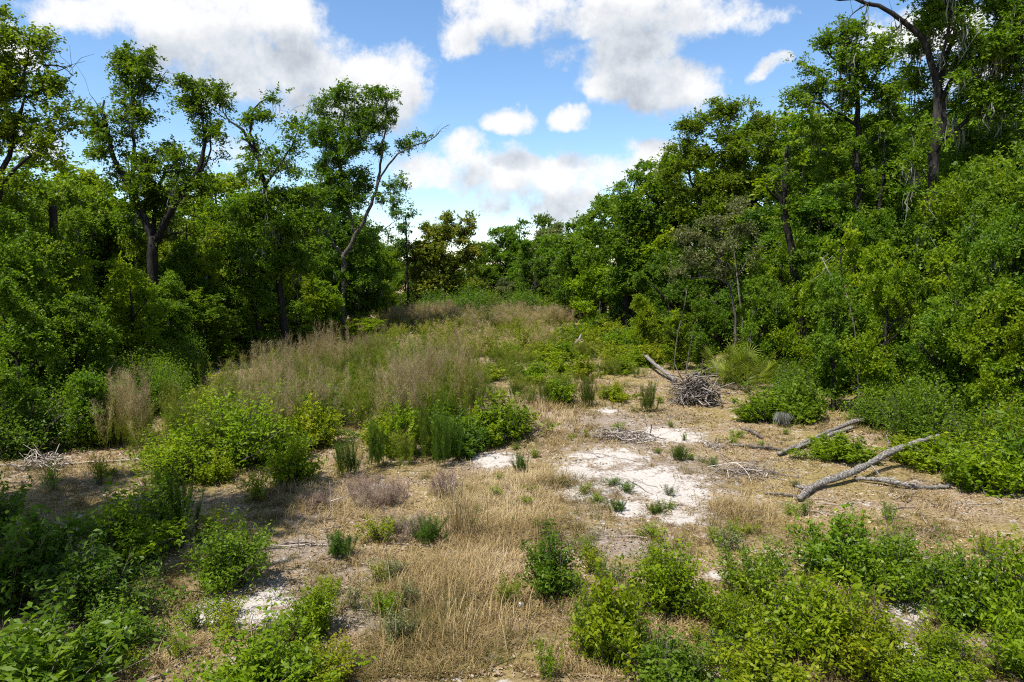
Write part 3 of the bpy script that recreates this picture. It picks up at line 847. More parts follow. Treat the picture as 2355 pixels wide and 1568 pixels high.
GL, GR, GF = 'trees of the wood left of the clearing', 'trees of the wood right of the clearing', 'trees closing the far end of the clearing'
LBL = {('L', 'oak'): 'mid green tree in the wood left of the clearing', ('L', 'oak_dark'): 'dark green tree in the wood left of the clearing',
       ('L', 'bright'): 'bright green tree in the wood left of the clearing', ('L', 'olive'): 'olive brown tree in the wood left of the clearing', ('L', 'yellow'): 'yellow-green tree in the wood left of the clearing',
       ('R', 'oak'): 'mid green tree in the wood right of the clearing', ('R', 'oak_dark'): 'dark green tree in the wood right of the clearing',
       ('R', 'bright'): 'bright green tree in the wood right of the clearing', ('R', 'olive'): 'olive brown tree in the wood right of the clearing', ('R', 'grey'): 'grey-green tree in the wood right of the clearing',
       ('F', 'oak'): 'mid green tree closing the far end of the clearing', ('F', 'oak_dark'): 'dark green tree closing the far end of the clearing',
       ('F', 'bright'): 'bright green tree closing the far end of the clearing', ('F', 'olive'): 'olive tree closing the far end of the clearing', ('F', 'grey'): 'grey-green tree closing the far end of the clearing'}
SIDE = {'L': GL, 'R': GR, 'F': GF}
FOREST = [  # px, top py, Y, proto, material, side, width
    # left wood, front to back
    (-120, 360, 27, 2, 'oak', 'L', .9), (40, 440, 27, 4, 'oak_pale', 'L', .8), (-20, 480, 23, 4, 'oak', 'L', .8), (130, 500, 29, 0, 'oak', 'L', .85), (90, 560, 25, 1, 'oak_pale', 'L', .75),
    (190, 395, 40, 0, 'bright', 'L', 1.1), (150, 420, 34, 2, 'oak_pale', 'L', .8), (110, 385, 46, 4, 'oak', 'L', 1.1), (250, 430, 44, 1, 'bright', 'L', 1.2), (60, 420, 36, 2, 'oak', 'L', 1.2),
    (230, 470, 36, 5, 'oak', 'L', .85), (300, 470, 48, 2, 'oak', 'L', 1.1), (400, 480, 46, 0, 'oak', 'L', 1.2), (470, 420, 45, 4, 'bright', 'L', 1.0), (520, 405, 50, 2, 'bright', 'L', 1.0), (560, 470, 47, 1, 'oak', 'L', 1.2),
    (440, 500, 39, 4, 'oak_pale', 'L', .8), (510, 490, 42, 0, 'oak', 'L', .85), (480, 600, 37, 1, 'bright', 'L', .7), (570, 530, 41, 3, 'oak', 'L', .8), (720, 430, 56, 2, 'oak_dark', 'L', 1.1), (650, 480, 54, 4, 'oak', 'L', 1.1), (760, 520, 52, 0, 'oak_dark', 'L', 1.0),
    (840, 570, 58, 4, 'oak', 'L', 1.0), (880, 600, 64, 2, 'bright', 'L', 1.0), (840, 600, 66, 2, 'oak_dark', 'L', 1.1), (560, 600, 40, 2, 'oak', 'L', .8), (300, 560, 36, 2, 'oak_pale', 'L', .8), (160, 600, 26, 2, 'bright', 'L', .7), (270, 610, 31, 0, 'bright', 'L', .8),
    (720, 570, 46, 0, 'oak', 'L', .9), (60, 600, 23, 4, 'oak', 'L', .85), (420, 580, 36, 0, 'oak', 'L', .85), (840, 520, 53, 1, 'oak', 'L', .8), (690, 640, 43, 2, 'bright', 'L', .8), (380, 650, 33, 1, 'oak', 'L', .8),
     (380, 560, 55, 2, 'oak_dark', 'L', 1.3), (220, 560, 52, 4, 'oak_dark', 'L', 1.3), (620, 560, 62, 2, 'oak_dark', 'L', 1.2), (60, 540, 44, 2, 'oak_dark', 'L', 1.3), (-60, 480, 32, 0, 'oak', 'L', 1.3),
    (900, 590, 92, 2, 'oak_dark', 'L', 1.6), (840, 560, 100, 4, 'oak', 'L', 1.5), (760, 540, 84, 2, 'oak_dark', 'L', 1.5), (930, 610, 74, 4, 'oak', 'F', 1.0),
    # far end
    (975, 590, 76, 0, 'oak_dark', 'F', 1.2), (890, 590, 78, 2, 'oak_dark', 'F', 1.0), (1120, 560, 74, 2, 'oak', 'F', 1.0), (1160, 530, 78, 0, 'oak', 'F', 1.1), (1200, 512, 80, 4, 'oak', 'F', 1.0), (1230, 545, 72, 2, 'oak', 'F', 1.1), (1270, 520, 76, 4, 'grey', 'F', 1.0), (1262, 497, 82, 1, 'oak_dark', 'F', .8),
    (1300, 545, 70, 0, 'oak', 'F', 1.1), (1160, 650, 69, 4, 'grey', 'F', 1.1), (1330, 560, 66, 2, 'oak_dark', 'F', 1.0), (1060, 600, 80, 2, 'oak_dark', 'F', 1.2), (1220, 600, 69, 2, 'oak_dark', 'F', 1.0), (1290, 610, 66, 0, 'oak_dark', 'F', 1.0), (1100, 600, 84, 4, 'oak', 'F', 1.2), (1190, 560, 92, 2, 'oak_dark', 'F', 1.3), (1000, 600, 92, 2, 'oak_dark', 'F', 1.3),
    # right wood
    (1390, 440, 60, 2, 'oak', 'R', 1.0), (1340, 510, 62, 0, 'oak', 'R', 1.0), (1500, 370, 54, 4, 'oak', 'R', 1.0), (1560, 330, 52, 2, 'bright', 'R', 1.0), (1450, 560, 52, 4, 'oak_dark', 'R', 1.0),
    (1540, 560, 44, 4, 'oak_dark', 'R', 1.0), (1780, 270, 46, 0, 'oak', 'R', 1.1), (1850, 300, 40, 2, 'bright', 'R', 1.1), (1870, 420, 37, 4, 'oak', 'R', 1.0), (1740, 480, 38, 0, 'oak_dark', 'R', 1.0),
    (1790, 540, 34, 4, 'bright', 'R', .75), (1890, 530, 33, 2, 'oak', 'R', .75), (1925, 510, 29, 0, 'bright', 'R', .7), (1760, 640, 31, 1, 'oak', 'R', .75), (1850, 650, 30, 2, 'bright', 'R', .7), (1915, 600, 28, 0, 'oak', 'R', .7), (2010, 480, 30, 1, 'oak', 'R', .7), (1900, 270, 44, 2, 'oak', 'R', 1.1), (2020, 280, 36, 4, 'oak', 'R', 1.0), (2060, 230, 40, 0, 'oak', 'R', 1.1), (2130, 240, 46, 2, 'oak', 'R', 1.2), (1830, 270, 50, 2, 'bright', 'R', 1.1), (1960, 300, 48, 0, 'bright', 'R', 1.1), (2250, 200, 40, 4, 'oak_dark', 'R', 1.1),
    (2070, 500, 28, 2, 'oak', 'R', .75), (2200, 270, 32, 4, 'bright', 'R', .9), (2280, 270, 27, 2, 'oak', 'R', .9), (2250, 360, 24, 0, 'bright', 'R', .75), (2335, 320, 22, 4, 'oak', 'R', .75), (2190, 450, 25, 4, 'oak', 'R', .75),
    (2400, 200, 26, 0, 'oak_dark', 'R', 1.1), (2300, 470, 21, 2, 'oak', 'R', .7), (2130, 460, 33, 2, 'oak_dark', 'R', 1.1), (1600, 600, 42, 2, 'oak_dark', 'R', 1.0), (1680, 560, 46, 4, 'oak_dark', 'R', 1.1), (2035, 560, 26, 4, 'bright', 'R', .7), (2110, 630, 23, 0, 'oak', 'R', .65), (2200, 560, 22, 1, 'bright', 'R', .65), (2270, 600, 20, 2, 'oak', 'R', .65), (1990, 500, 38, 2, 'olive', 'R', 1.1),
    (2500, 260, 22, 2, 'oak', 'R', 1.0), (2380, 620, 19, 4, 'oak', 'R', 1.0), (1560, 500, 60, 2, 'oak_dark', 'R', 1.3), (1750, 420, 58, 2, 'oak_dark', 'R', 1.3), (1950, 420, 50, 4, 'oak_dark', 'R', 1.3), (2150, 380, 44, 2, 'oak_dark', 'R', 1.3), (2330, 360, 38, 4, 'oak_dark', 'R', 1.3),
]
SHADE = [(-11.5, 9.3, 15.5, 5, .76), (-14.2, 10.2, 14.5, 3, .8)]   # trees just outside the frame whose shade falls on the near left corner
for x, y, h, pr, ws in SHADE:
    z0 = float(hgt(x, y)); s_ = h / PN[pr % 3]['h']
    t = thing('forest_tree', 'tall oak whose shade falls on the near left corner', 'tree', (x, y, z0), 1.0 + x, 'shade trees left of the clearing', (s_ * ws, s_ * ws, s_))
    obj('trunk', PN[pr % 3]['trunk'], t); obj('crown', PN[pr % 3]['crown'], t, M['oak'])
MARKS = [(0, 25, 'the tall yellowish oak'), (126, 27, 'the broken snag'), (350, 34, 'the wide forked oak'), (640, 38, 'the leaning crooked oak'), (792, 48, 'the grey-trunked forked oak'), (938, 66, 'the thin moss-hung tree'),
         (1020, 68, 'the orange-tinged oak'), (2140, 25, 'the huge dark oak'), (1972, 31, 'the straight-trunked oak'), (1650, 42, 'the broad bright oak'), (1840, 31.5, 'the broken-topped trunk'), (1440, 50, 'the tall narrow tree'), (1380, 55, 'the yellow-green young tree')]
HUE = {'oak_pale': 'pale green', 'oak': 'mid green', 'oak_dark': 'dark green', 'bright': 'bright green', 'olive': 'olive brown', 'yellow': 'yellow-green', 'grey': 'grey-green'}
for i, (px, top, Y, pr, mt, sd, ws) in enumerate(FOREST):
    x = at_x(px, Y)
    near = min(MARKS, key=lambda q: math.hypot(at_x(q[0], q[1]) - x, (q[1] - Y) * .8))
    nx = at_x(near[0], near[1])
    rel = 'far behind' if Y - near[1] > 14 else 'close behind' if Y - near[1] > 4 else 'in front of' if Y - near[1] < -4 else 'next to'
    size = 'tall' if 5.2 + (618 - top) * mpp(Y) > 11.5 else 'low'
    lb = size + ' ' + HUE[mt] + ' tree ' + rel + ' ' + near[2]
    forest(px, top, Y, pr, mt, lb, lb + 's', wscale=ws, moss=(i % 3 == 0))


# ------------------------------------------------------------------ shrubs
def proto_shrub(seed, shoots=64, lp=80, L=.062, wr=.45, spread=.5, top=.55, jit=.05, lobes=7):
    """unit shrub: 1 m tall, about 1 m wide, leafy shoots from one rootstock"""
    rng = np.random.default_rng(seed)
    paths, PP, TT = [], [], []
    lob = []
    for q in range(lobes):
        a, r = q * 2.4 + rng.uniform(-.5, .5), spread * math.sqrt((q + .3) / lobes) * rng.uniform(.6, 1.1)
        lob.append((math.cos(a) * r, math.sin(a) * r, (1 - top * (r / spread) ** 1.5) * rng.uniform(.62, 1.0), rng.uniform(.10, .22), rng.normal(.42, .10)))
    for i in range(shoots):
        lx, ly, lh, ls, lt = lob[i % lobes]
        stray = rng.uniform() < .28
        e = np.array([lx + rng.normal(0, ls), ly + rng.normal(0, ls), lh * rng.uniform(.45, 1.0)])
        if stray: e *= np.array([1.22, 1.22, 1.25])
        e[2] = max(.10, e[2])
        b = np.array([rng.normal(0, .07) + lx * .25, rng.normal(0, .07) + ly * .25, -.04])
        c = b * .4 + e * np.array([.6, .6, .6]) + rng.normal(0, .06, 3)
        t = np.linspace(0, 1, 6)[:, None]
        P = (1 - t) ** 2 * b + 2 * t * (1 - t) * c + t ** 2 * e
        paths.append((P, np.linspace(.009, .002, 6)))
        k = int(lp * rng.uniform(.5, 1.3) * (.45 if stray else 1))
        u = rng.uniform(.15, 1.04, k) ** .8
        q = (1 - u[:, None]) ** 2 * b + 2 * u[:, None] * (1 - u[:, None]) * c + u[:, None] ** 2 * e
        # side twigs: leaves in small sprays off the shoot
        ns = max(3, k // 9); sp = rng.normal(0, 1, (ns, 3)) * jit * 1.5
        q = q + sp[rng.integers(0, ns, k)] * np.clip(1.25 - u[:, None] * .8, .3, 1) + rng.normal(0, 1, (k, 3)) * jit * .55
        q[:, 2] = np.maximum(q[:, 2], .02)
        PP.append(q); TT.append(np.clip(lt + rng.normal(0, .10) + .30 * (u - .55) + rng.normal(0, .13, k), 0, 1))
    P = np.concatenate(PP); T = np.concatenate(TT)
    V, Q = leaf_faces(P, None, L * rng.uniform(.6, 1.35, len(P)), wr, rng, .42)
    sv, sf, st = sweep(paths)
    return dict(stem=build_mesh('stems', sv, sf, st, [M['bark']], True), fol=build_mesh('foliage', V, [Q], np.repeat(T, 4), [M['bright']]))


PS_near = [proto_shrub(201, 84, 88, .058, lobes=6), proto_shrub(202, 70, 85, .064, spread=.45, top=.40, lobes=5), proto_shrub(203, 90, 85, .054, spread=.55, top=.55, lobes=8), proto_shrub(204, 64, 80, .068, spread=.5, lobes=4), proto_shrub(205, 76, 84, .060, spread=.52, top=.45, lobes=6)]
PS_open = [proto_shrub(211, 22, 60, .07, spread=.4, top=.3, lobes=4), proto_shrub(212, 28, 50, .06, spread=.42, top=.35, lobes=5)]
PS_mid = [proto_shrub(221, 70, 75, .080, lobes=8), proto_shrub(222, 64, 75, .085, spread=.45, top=.45), proto_shrub(223, 80, 70, .078, spread=.55, top=.6, lobes=10)]
PS_tall = [proto_shrub(241, 80, 95, .046, lobes=14, jit=.085, top=.5), proto_shrub(242, 72, 100, .048, lobes=11, jit=.09, top=.42, spread=.45), proto_shrub(243, 90, 90, .044, lobes=16, jit=.075, top=.6, spread=.55)]
PS_big = [proto_shrub(231, 70, 120, .072, wr=.40, jit=.06)]


def shrub(px, py, hp, wp, mat, protos, label, group=None, name='shrub', i=0, cat='shrub'):
    g = gp(px, py)
    P = protos[i % len(protos)]
    m_ = mpp(g[1])
    s, w = hp * m_ * 1.14, wp * m_ * .95
    t = thing(name, label, cat, tuple(g), R.uniform(0, 6.28), group, (w, w, s))
    obj('stems', P['stem'], t); obj('foliage', P['fol'], t, M[mat])
    return t


# hand-placed shrubs: base px, py, height px, width px, leaf, proto set, label
HAND = [
    (722, 1462, 150, 150, 'bright', PS_near, 'bright green shrub at the end of the bare sand patch by the shade'),
    (600, 1600, 175, 300, 'bright', PS_near, 'wide yellow-green sprouting shrub below the small sand patch'),
    (745, 1585, 130, 170, 'yellow', PS_near, 'yellowish low shrub beside the wide sprouting shrub'),
    (85, 1610, 270, 400, 'glossy', PS_big, 'glossy large-leaved shrub with leaves catching the sun'),
    (250, 1500, 130, 190, 'glossy', PS_near, 'small glossy shrub next to the large-leaved shrub'),
    (415, 1508, 75, 75, 'bright', PS_open, 'tiny green sprout on litter beside shaded sand'),
    (300, 1290, 175, 240, 'bright', PS_near, 'rounded green shrub half in tree shade'),
    (525, 1345, 185, 200, 'oak', PS_near, 'dark green leafy shrub above the shaded sand patch'),
    (400, 1260, 170, 110, 'oak', PS_open, 'upright wispy green shrub next to the half-shaded rounded shrub'),
    (120, 1130, 85, 60, 'bright', PS_open, 'lone upright sapling on sunlit litter by the left wood'),
    (232, 1112, 75, 60, 'yellow', PS_open, 'thin yellow-green sapling on the sunlit litter'),
    (540, 1070, 200, 250, 'bright', PS_tall, 'large bright green shrub in front of the brown weeds'),
    (420, 1105, 130, 210, 'bright', PS_tall, 'spreading light green shrub at the left end of the weeds'),
    (662, 1112, 135, 140, 'bright', PS_near, 'dense bright shrub with dark shade on its right'),
    (590, 1150, 80, 100, 'yellow', PS_open, 'pale yellow sprout before the dense bright shrub'),
    (500, 1110, 70, 90, 'yellow', PS_mid, 'low yellowish shrub between two green shrubs'),
    (932, 1045, 140, 105, 'bright', PS_mid, 'egg-shaped bright shrub amid grey-brown weeds'),
    (1150, 1015, 125, 150, 'bright', PS_mid, 'bright green shrub at the right rim of the weeds'),
    (870, 1245, 70, 110, 'yellow', PS_open, 'loose yellow-green shrub among dead twigs'),
    (915, 1480, 110, 120, 'grey', PS_open, 'pale grey-green weedy shrub in dry grass'),
    (1170, 1395, 85, 75, 'yellow', PS_open, 'small yellow-green sprout beside the white scrap'),
    (1270, 1365, 150, 150, 'oak', PS_near, 'dull green shrub under a brown dead shrub'),
    (1255, 1560, 110, 80, 'bright', PS_open, 'narrow green sprout in dry litter'),
    (1420, 1515, 240, 210, 'yellow', PS_near, 'tall yellow-green shrub with shaded foot'),
    (1525, 1400, 180, 200, 'bright', PS_near, 'rounded bright green shrub leaning on the tall yellow-green one'),
    (1345, 1440, 130, 110, 'bright', PS_open, 'sparse sprout at the foot of the tall yellow-green shrub'),
    (1560, 1610, 150, 240, 'oak', PS_near, 'dark green low shrub at the corner of bare litter'),
    (1740, 1400, 175, 180, 'glossy', PS_near, 'dense deep green shrub separated by bare soil'),
    (1930, 1340, 185, 230, 'glossy', PS_near, 'deep green shrub, highest of the big thicket'),
    (2060, 1370, 170, 210, 'glossy', PS_near, 'deep green shrub at the right flank of the big thicket'),
    (1860, 1500, 230, 270, 'bright', PS_near, 'lighter green shrub in front of the big deep green thicket'),
    (1965, 1545, 190, 230, 'yellow', PS_near, 'yellow-green shrub beside the pale sandy hollow'),
    (1700, 1470, 140, 150, 'bright', PS_near, 'light green shrub near the grey stump chip'),
    (1760, 1620, 170, 260, 'yellow', PS_near, 'low yellow-green shrub below the thicket'),
    (2215, 1420, 185, 200, 'glossy', PS_near, 'dark shrub across the sandy hollow from the thicket'),
    (2330, 1440, 260, 230, 'bright', PS_near, 'tall light green shrub beside the dark hollow shrub'),
    (2180, 1560, 130, 160, 'bright', PS_near, 'small light shrub on the sandy hollow rim'),
    (2110, 1610, 130, 230, 'bright', PS_near, 'bright shrub below the sandy hollow'),
    (2400, 1580, 220, 250, 'bright', PS_near, 'leafy shrub past the tall light green shrub'),
    (1640, 1240, 40, 60, 'bright', PS_open, 'tiny green sprout on tan litter'),
    (1850, 1185, 45, 40, 'oak', PS_open, 'tiny sapling standing on tan litter below the grey log'),
    (2040, 1195, 55, 50, 'oak', PS_open, 'slim sapling between the grey log and thicket'),
    (1600, 1475, 50, 60, 'yellow', PS_open, 'tiny yellowish sprout between shrubs'),
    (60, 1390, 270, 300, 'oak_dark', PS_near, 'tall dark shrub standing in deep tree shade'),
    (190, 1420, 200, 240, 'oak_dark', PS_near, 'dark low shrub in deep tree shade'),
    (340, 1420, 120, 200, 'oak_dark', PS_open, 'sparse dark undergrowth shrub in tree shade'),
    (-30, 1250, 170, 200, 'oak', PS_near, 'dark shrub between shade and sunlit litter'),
    (1940, 1052, 62, 140, 'bright', PS_mid, 'bright shrub between the parallel logs and the long grey log'),
    (1885, 1050, 34, 70, 'bright', PS_mid, 'low shrub overlapping the parallel logs'),
    (2085, 1060, 70, 130, 'yellow', PS_mid, 'yellowish shrub under the raised end of the long grey log'),
    (2180, 1085, 100, 150, 'bright', PS_mid, 'green shrub behind the pale curved log'),
    (2270, 1130, 130, 170, 'bright', PS_mid, 'green shrub beyond the end of the pale curved log'),
    (2350, 1120, 150, 190, 'oak', PS_mid, 'dark green shrub at the wood edge past the pale curved log'),
    (1760, 968, 80, 130, 'bright', PS_mid, 'shrub holding a clump of grey moss'),
    (1840, 965, 110, 120, 'oak', PS_mid, 'dark shrub between moss clump and parallel logs'),
    (1285, 928, 70, 80, 'bright', PS_mid, 'small rounded shrub on the dry grass'),
    (1410, 920, 45, 70, 'yellow', PS_mid, 'low yellowish shrub between two green tufts'),
]
for i, (px, py, hp, wp, mt, pr, lb) in enumerate(HAND):
    shrub(px, py, hp, wp, mt, pr, lb, i=i)
shrub(1265, 1250, 55, 80, 'deadleaf', PS_open, 'brown dead leafy shrub above the dull green shrub', name='dead_shrub', i=1)

# shrubs that only their place tells apart
def near_mark(x, y):
    return min(MARKS, key=lambda q: math.hypot(at_x(q[0], q[1]) - x, (q[1] - y) * .8))[2]


def scatter_shrubs(n, pxr, pyr, hm, wm, mats, protos, label, group, seed, cond=None):
    rng = np.random.default_rng(seed); k = 0
    while k < n:
        px, py = rng.uniform(*pxr), rng.uniform(*pyr)
        if cond and not cond(px, py): continue
        if 1590 < px < 1800 and 885 < py < 975: continue
        g = gp(px, py); m_ = mpp(g[1])
        h_, w_ = rng.uniform(*hm), rng.uniform(*wm); mt = mats[rng.integers(len(mats))]
        lb, gr = label, group
        if '{' in label:
            lb = label.format(hue=HUE[mt], size='tall' if h_ > (hm[0] + hm[1]) / 2 else 'low', near=near_mark(g[0], g[1])); gr = group + ', ' + lb
        shrub(px, py, h_ / m_, w_ / m_, mt, protos, lb, gr, i=int(rng.integers(9))); k += 1


def left_edge(py):   # pixel x of the left wood's edge at a row
    return np.interp(py, [735, 780, 880, 1000, 1060], [900, 800, 520, 290, 120])


def right_edge(py):
    return np.interp(py, [735, 800, 880, 950, 1020, 1100], [1310, 1480, 1660, 1780, 2000, 2280])


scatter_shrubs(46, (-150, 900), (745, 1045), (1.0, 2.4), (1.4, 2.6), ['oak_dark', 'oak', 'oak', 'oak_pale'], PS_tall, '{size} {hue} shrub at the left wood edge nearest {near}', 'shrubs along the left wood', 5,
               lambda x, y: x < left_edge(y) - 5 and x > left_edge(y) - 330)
scatter_shrubs(40, (1300, 2450), (750, 1090), (1.0, 2.2), (1.4, 2.6), ['bright', 'oak', 'bright', 'oak'], PS_tall, '{size} {hue} shrub at the right wood edge nearest {near}', 'shrubs along the right wood', 6,
               lambda x, y: x > right_edge(y) + 25 and x < right_edge(y) + 360)
scatter_shrubs(28, (1060, 1500), (772, 880), (.7, 1.3), (1.1, 2.1), ['yellow', 'bright', 'yellow'], PS_mid, '{size} {hue} shrub across the middle of the clearing', 'yellow-green shrubs across the clearing', 7,
               lambda x, y: x < right_edge(y))
scatter_shrubs(18, (820, 1320), (735, 800), (.7, 1.3), (1.1, 2.0), ['bright', 'oak', 'grey'], PS_mid, '{size} {hue} shrub in the weeds near the far end of the clearing', 'shrubs near the far end', 8,
               lambda x, y: left_edge(y) < x < right_edge(y))
scatter_shrubs(46, (330, 1080), (830, 1080), (.7, 1.5), (.9, 1.8), ['bright', 'yellow', 'oak'], PS_mid, '{size} {hue} shrub amid the brown weeds', 'shrubs amid the brown weeds', 9,
               lambda x, y: x > left_edge(y) + 20 and y < 1060 - (x - 330) * .0)
scatter_shrubs(34, (1180, 2340), (1230, 1560), (.25, .6), (.35, .8), ['bright', 'yellow', 'oak', 'grey'], PS_open, '{hue} loose sprout growing between the near shrubs', 'low sprouts between the near shrubs', 10, lambda x, y: x + (y - 1230) > 1350)
scatter_shrubs(46, (1080, 1840), (900, 1230), (.15, .38), (.25, .6), ['oak', 'yellow', 'bright', 'grey'], PS_open, '{hue} small sprout on the open ground around the sand', 'small sprouts around the sand', 16)
scatter_shrubs(24, (80, 1000), (1090, 1560), (.25, .55), (.35, .75), ['bright', 'yellow', 'grey'], PS_open, '{hue} loose sprout on the litter left of the straw grass', 'low sprouts left of the straw grass', 12)
scatter_shrubs(22, (860, 1340), (716, 736), (2.0, 3.4), (2.6, 4.5), ['oak', 'oak_dark', 'oak_pale'], PS_tall, '{size} {hue} shrub at the foot of the far trees nearest {near}', 'shrubs at the foot of the far trees', 14)
scatter_shrubs(26, (1290, 1500), (742, 850), (.8, 1.6), (1.4, 2.4), ['bright', 'yellow', 'oak'], PS_mid, '{size} {hue} shrub on the strip before the right wood', 'shrubs on the strip before the right wood', 15, lambda x, y: right_edge(y) - 90 < x < right_edge(y) + 60)
# understory saplings in front of the trees
def young(px, py, hp, wp, mt, label, group, name='bushy_young_tree', i=0, cat='young tree'):
    g = gp(px, py); m_ = mpp(g[1]); P = PY[i % 3]
    s_, w_ = hp * m_ / P['h'], wp * m_ / 6.2
    label = label + ', nearest ' + near_mark(g[0], g[1])
    t = thing(name, label, cat, tuple(g), R.uniform(0, 6.28), label, (w_, w_, s_))
    obj('trunk', P['trunk'], t); obj('crown', P['crown'], t, M[mt])

for i, (px, py, hp, wp, mt) in enumerate([(310, 900, 300, 150, 'bright'), (740, 800, 165, 110, 'bright'), (600, 830, 200, 130, 'oak'), (480, 850, 200, 150, 'oak'), (200, 960, 300, 170, 'oak'), (60, 1000, 380, 190, 'oak'), (680, 815, 130, 110, 'oak'), (390, 880, 200, 150, 'oak'), (845, 790, 60, 120, 'bright'), (30, 1045, 240, 130, 'oak'), (210, 1030, 190, 120, 'oak')]):
    young(px, py, hp, wp, mt, {'bright': 'light green bushy young tree before the left wood', 'oak': 'mid green bushy young tree before the left wood', 'oak_pale': 'pale bushy young tree', 'oak_dark': 'dark bushy young tree in the shade of the left wood'}[mt], 'bushy young trees before the left wood, ' + mt.replace('_', ' '), name='bushy_young_tree', i=i, cat='young tree')
for i, (px, py, hp, wp, mt) in enumerate([(1560, 850, 150, 90, 'bright'), (1620, 865, 190, 100, 'oak'), (1480, 830, 160, 80, 'bright'), (1770, 870, 230, 110, 'oak'), (1915, 945, 330, 140, 'oak'), (2030, 965, 370, 150, 'bright'), (2160, 1000, 350, 160, 'oak'), (2270, 1040, 400, 180, 'bright'), (2370, 1010, 520, 220, 'oak'), (2090, 930, 400, 150, 'oak'), (1840, 870, 260, 110, 'bright'), (2220, 950, 460, 180, 'oak')]):
    young(px, py, hp, wp, mt, {'bright': 'light green bushy young tree before the right wood', 'oak': 'mid green bushy young tree before the right wood'}[mt], 'bushy young trees before the right wood, ' + mt, name='bushy_young_tree', i=i, cat='young tree')


# ------------------------------------------------------------------ dog fennel
def proto_fennel(seed, stems=26, h=1.9, spread=.55, green=.35, dens=85, wid=.006, feather=.14):
    rng = np.random.default_rng(seed)
    A, B, Wd, T = [], [], [], []
    for i in range(stems):
        b = np.array([rng.normal(0, spread * .5), rng.normal(0, spread * .5), -.02])
        hh = h * rng.uniform(.35, 1.0)
        tip = b + np.array([rng.normal(0, .14), rng.normal(0, .14), hh])
        g = green + rng.normal(0, .12)
        t0 = np.linspace(0, 1, 5)
        P = b + (tip - b) * t0[:, None] + rng.normal(0, .012, (5, 3))
        A.append(P[:-1]); B.append(P[1:] ); Wd.append(np.full(4, .007)); T.append(np.clip(.35 + .4 * (t0[1:] - g), 0, .8))
        k = int(dens * rng.uniform(.6, 1.4))
        u = rng.uniform(.12, 1, k) ** .75
        s = b + (tip - b) * u[:, None]
        a = rng.uniform(0, 6.28, k); ln = feather * rng.uniform(.35, 1.25, k) * (1.15 - .5 * abs(u - .6))
        e = s + np.stack([np.cos(a) * ln * .6, np.sin(a) * ln * .6, ln * rng.uniform(.5, 1.5, k)], 1)
        A.append(s); B.append(e); Wd.append(np.full(k, wid))
        tt = np.clip(.55 + (u - g - .15) * 1.2 + rng.normal(0, .12, k), 0, 1); T.append(tt)
        # twiglets
        rep = 2
        f = rng.uniform(.35, .95, k * rep)[:, None]
        s2 = np.repeat(s, rep, 0) * (1 - f) + np.repeat(e, rep, 0) * f
        e2 = s2 + rng.normal(0, .05, (k * rep, 3)) + np.array([0, 0, .025])
        A.append(s2); B.append(e2); Wd.append(np.full(k * rep, wid * .9)); T.append(np.clip(np.repeat(tt, rep) + rng.normal(.05, .1, k * rep), 0, 1))
    A = np.concatenate(A); B = np.concatenate(B); Wd = np.concatenate(Wd); T = np.concatenate(T)
    D = B - A; S = unit(np.cross(D, rng.normal(size=D.shape))) * Wd[:, None]
    V = np.stack([A - S * .5, A + S * .5, B], 1).reshape(-1, 3)
    return build_mesh('weed', V, [np.arange(len(V)).reshape(-1, 3)], np.repeat(T, 3), [M['fennel']])


PF_brown = [proto_fennel(300 + i, 24, 2.0, .6, .42, 72, .0065, .20) for i in range(4)]
PF_mixed = [proto_fennel(310 + i, 28, 1.8, .65, .95, 75, .007, .19) for i in range(4)]
PF_green = [proto_fennel(320 + i, 34, 1.0, .28, 1.1, 80, .007, .10) for i in range(3)]
PF_grey = [proto_fennel(330 + i, 30, .6, .4, -.1, 60, .005, .14) for i in range(2)]


def weed(px, py, h, w, protos, hm, label, group, mat=None, name='dog_fennel_clump', i=0):
    g = gp(px, py)
    o = obj(name, protos[i % len(protos)], None, mat)
    o.location = g; o.rotation_euler = (0, 0, R.uniform(0, 6.28)); o.scale = (w, w, h / hm)
    return tag(o, label, 'weed', group)


def weed_field(n, poly, protos, hr, hm, label, group, seed, mat=None, wr=(.8, 1.3), keep=None):
    rng = np.random.default_rng(seed); poly = np.array(poly, float); k = 0
    G = np.array([gp(*p)[:2] for p in poly])
    lo, hi = G.min(0), G.max(0)
    while k < n:
        q = rng.uniform(lo, hi)
        x, y = q; c = False; j = len(G) - 1
        for i in range(len(G)):
            if (G[i, 1] > y) != (G[j, 1] > y) and x < (G[j, 0] - G[i, 0]) * (y - G[i, 1]) / (G[j, 1] - G[i, 1]) + G[i, 0]: c = not c
            j = i
        if not c: continue
        if fbm(x / 1.8, y / 1.8, seed, 2) < (.50 if keep is None else keep): continue
        o = obj('dog_fennel_clump', protos[int(rng.integers(len(protos)))], None, mat)
        o.location = (x, y, float(hgt(x, y))); o.rotation_euler = (0, 0, rng.uniform(0, 6.28))
        s = rng.uniform(*wr); o.scale = (s, s, rng.uniform(*hr) / hm)
        tag(o, label, 'weed', group); k += 1


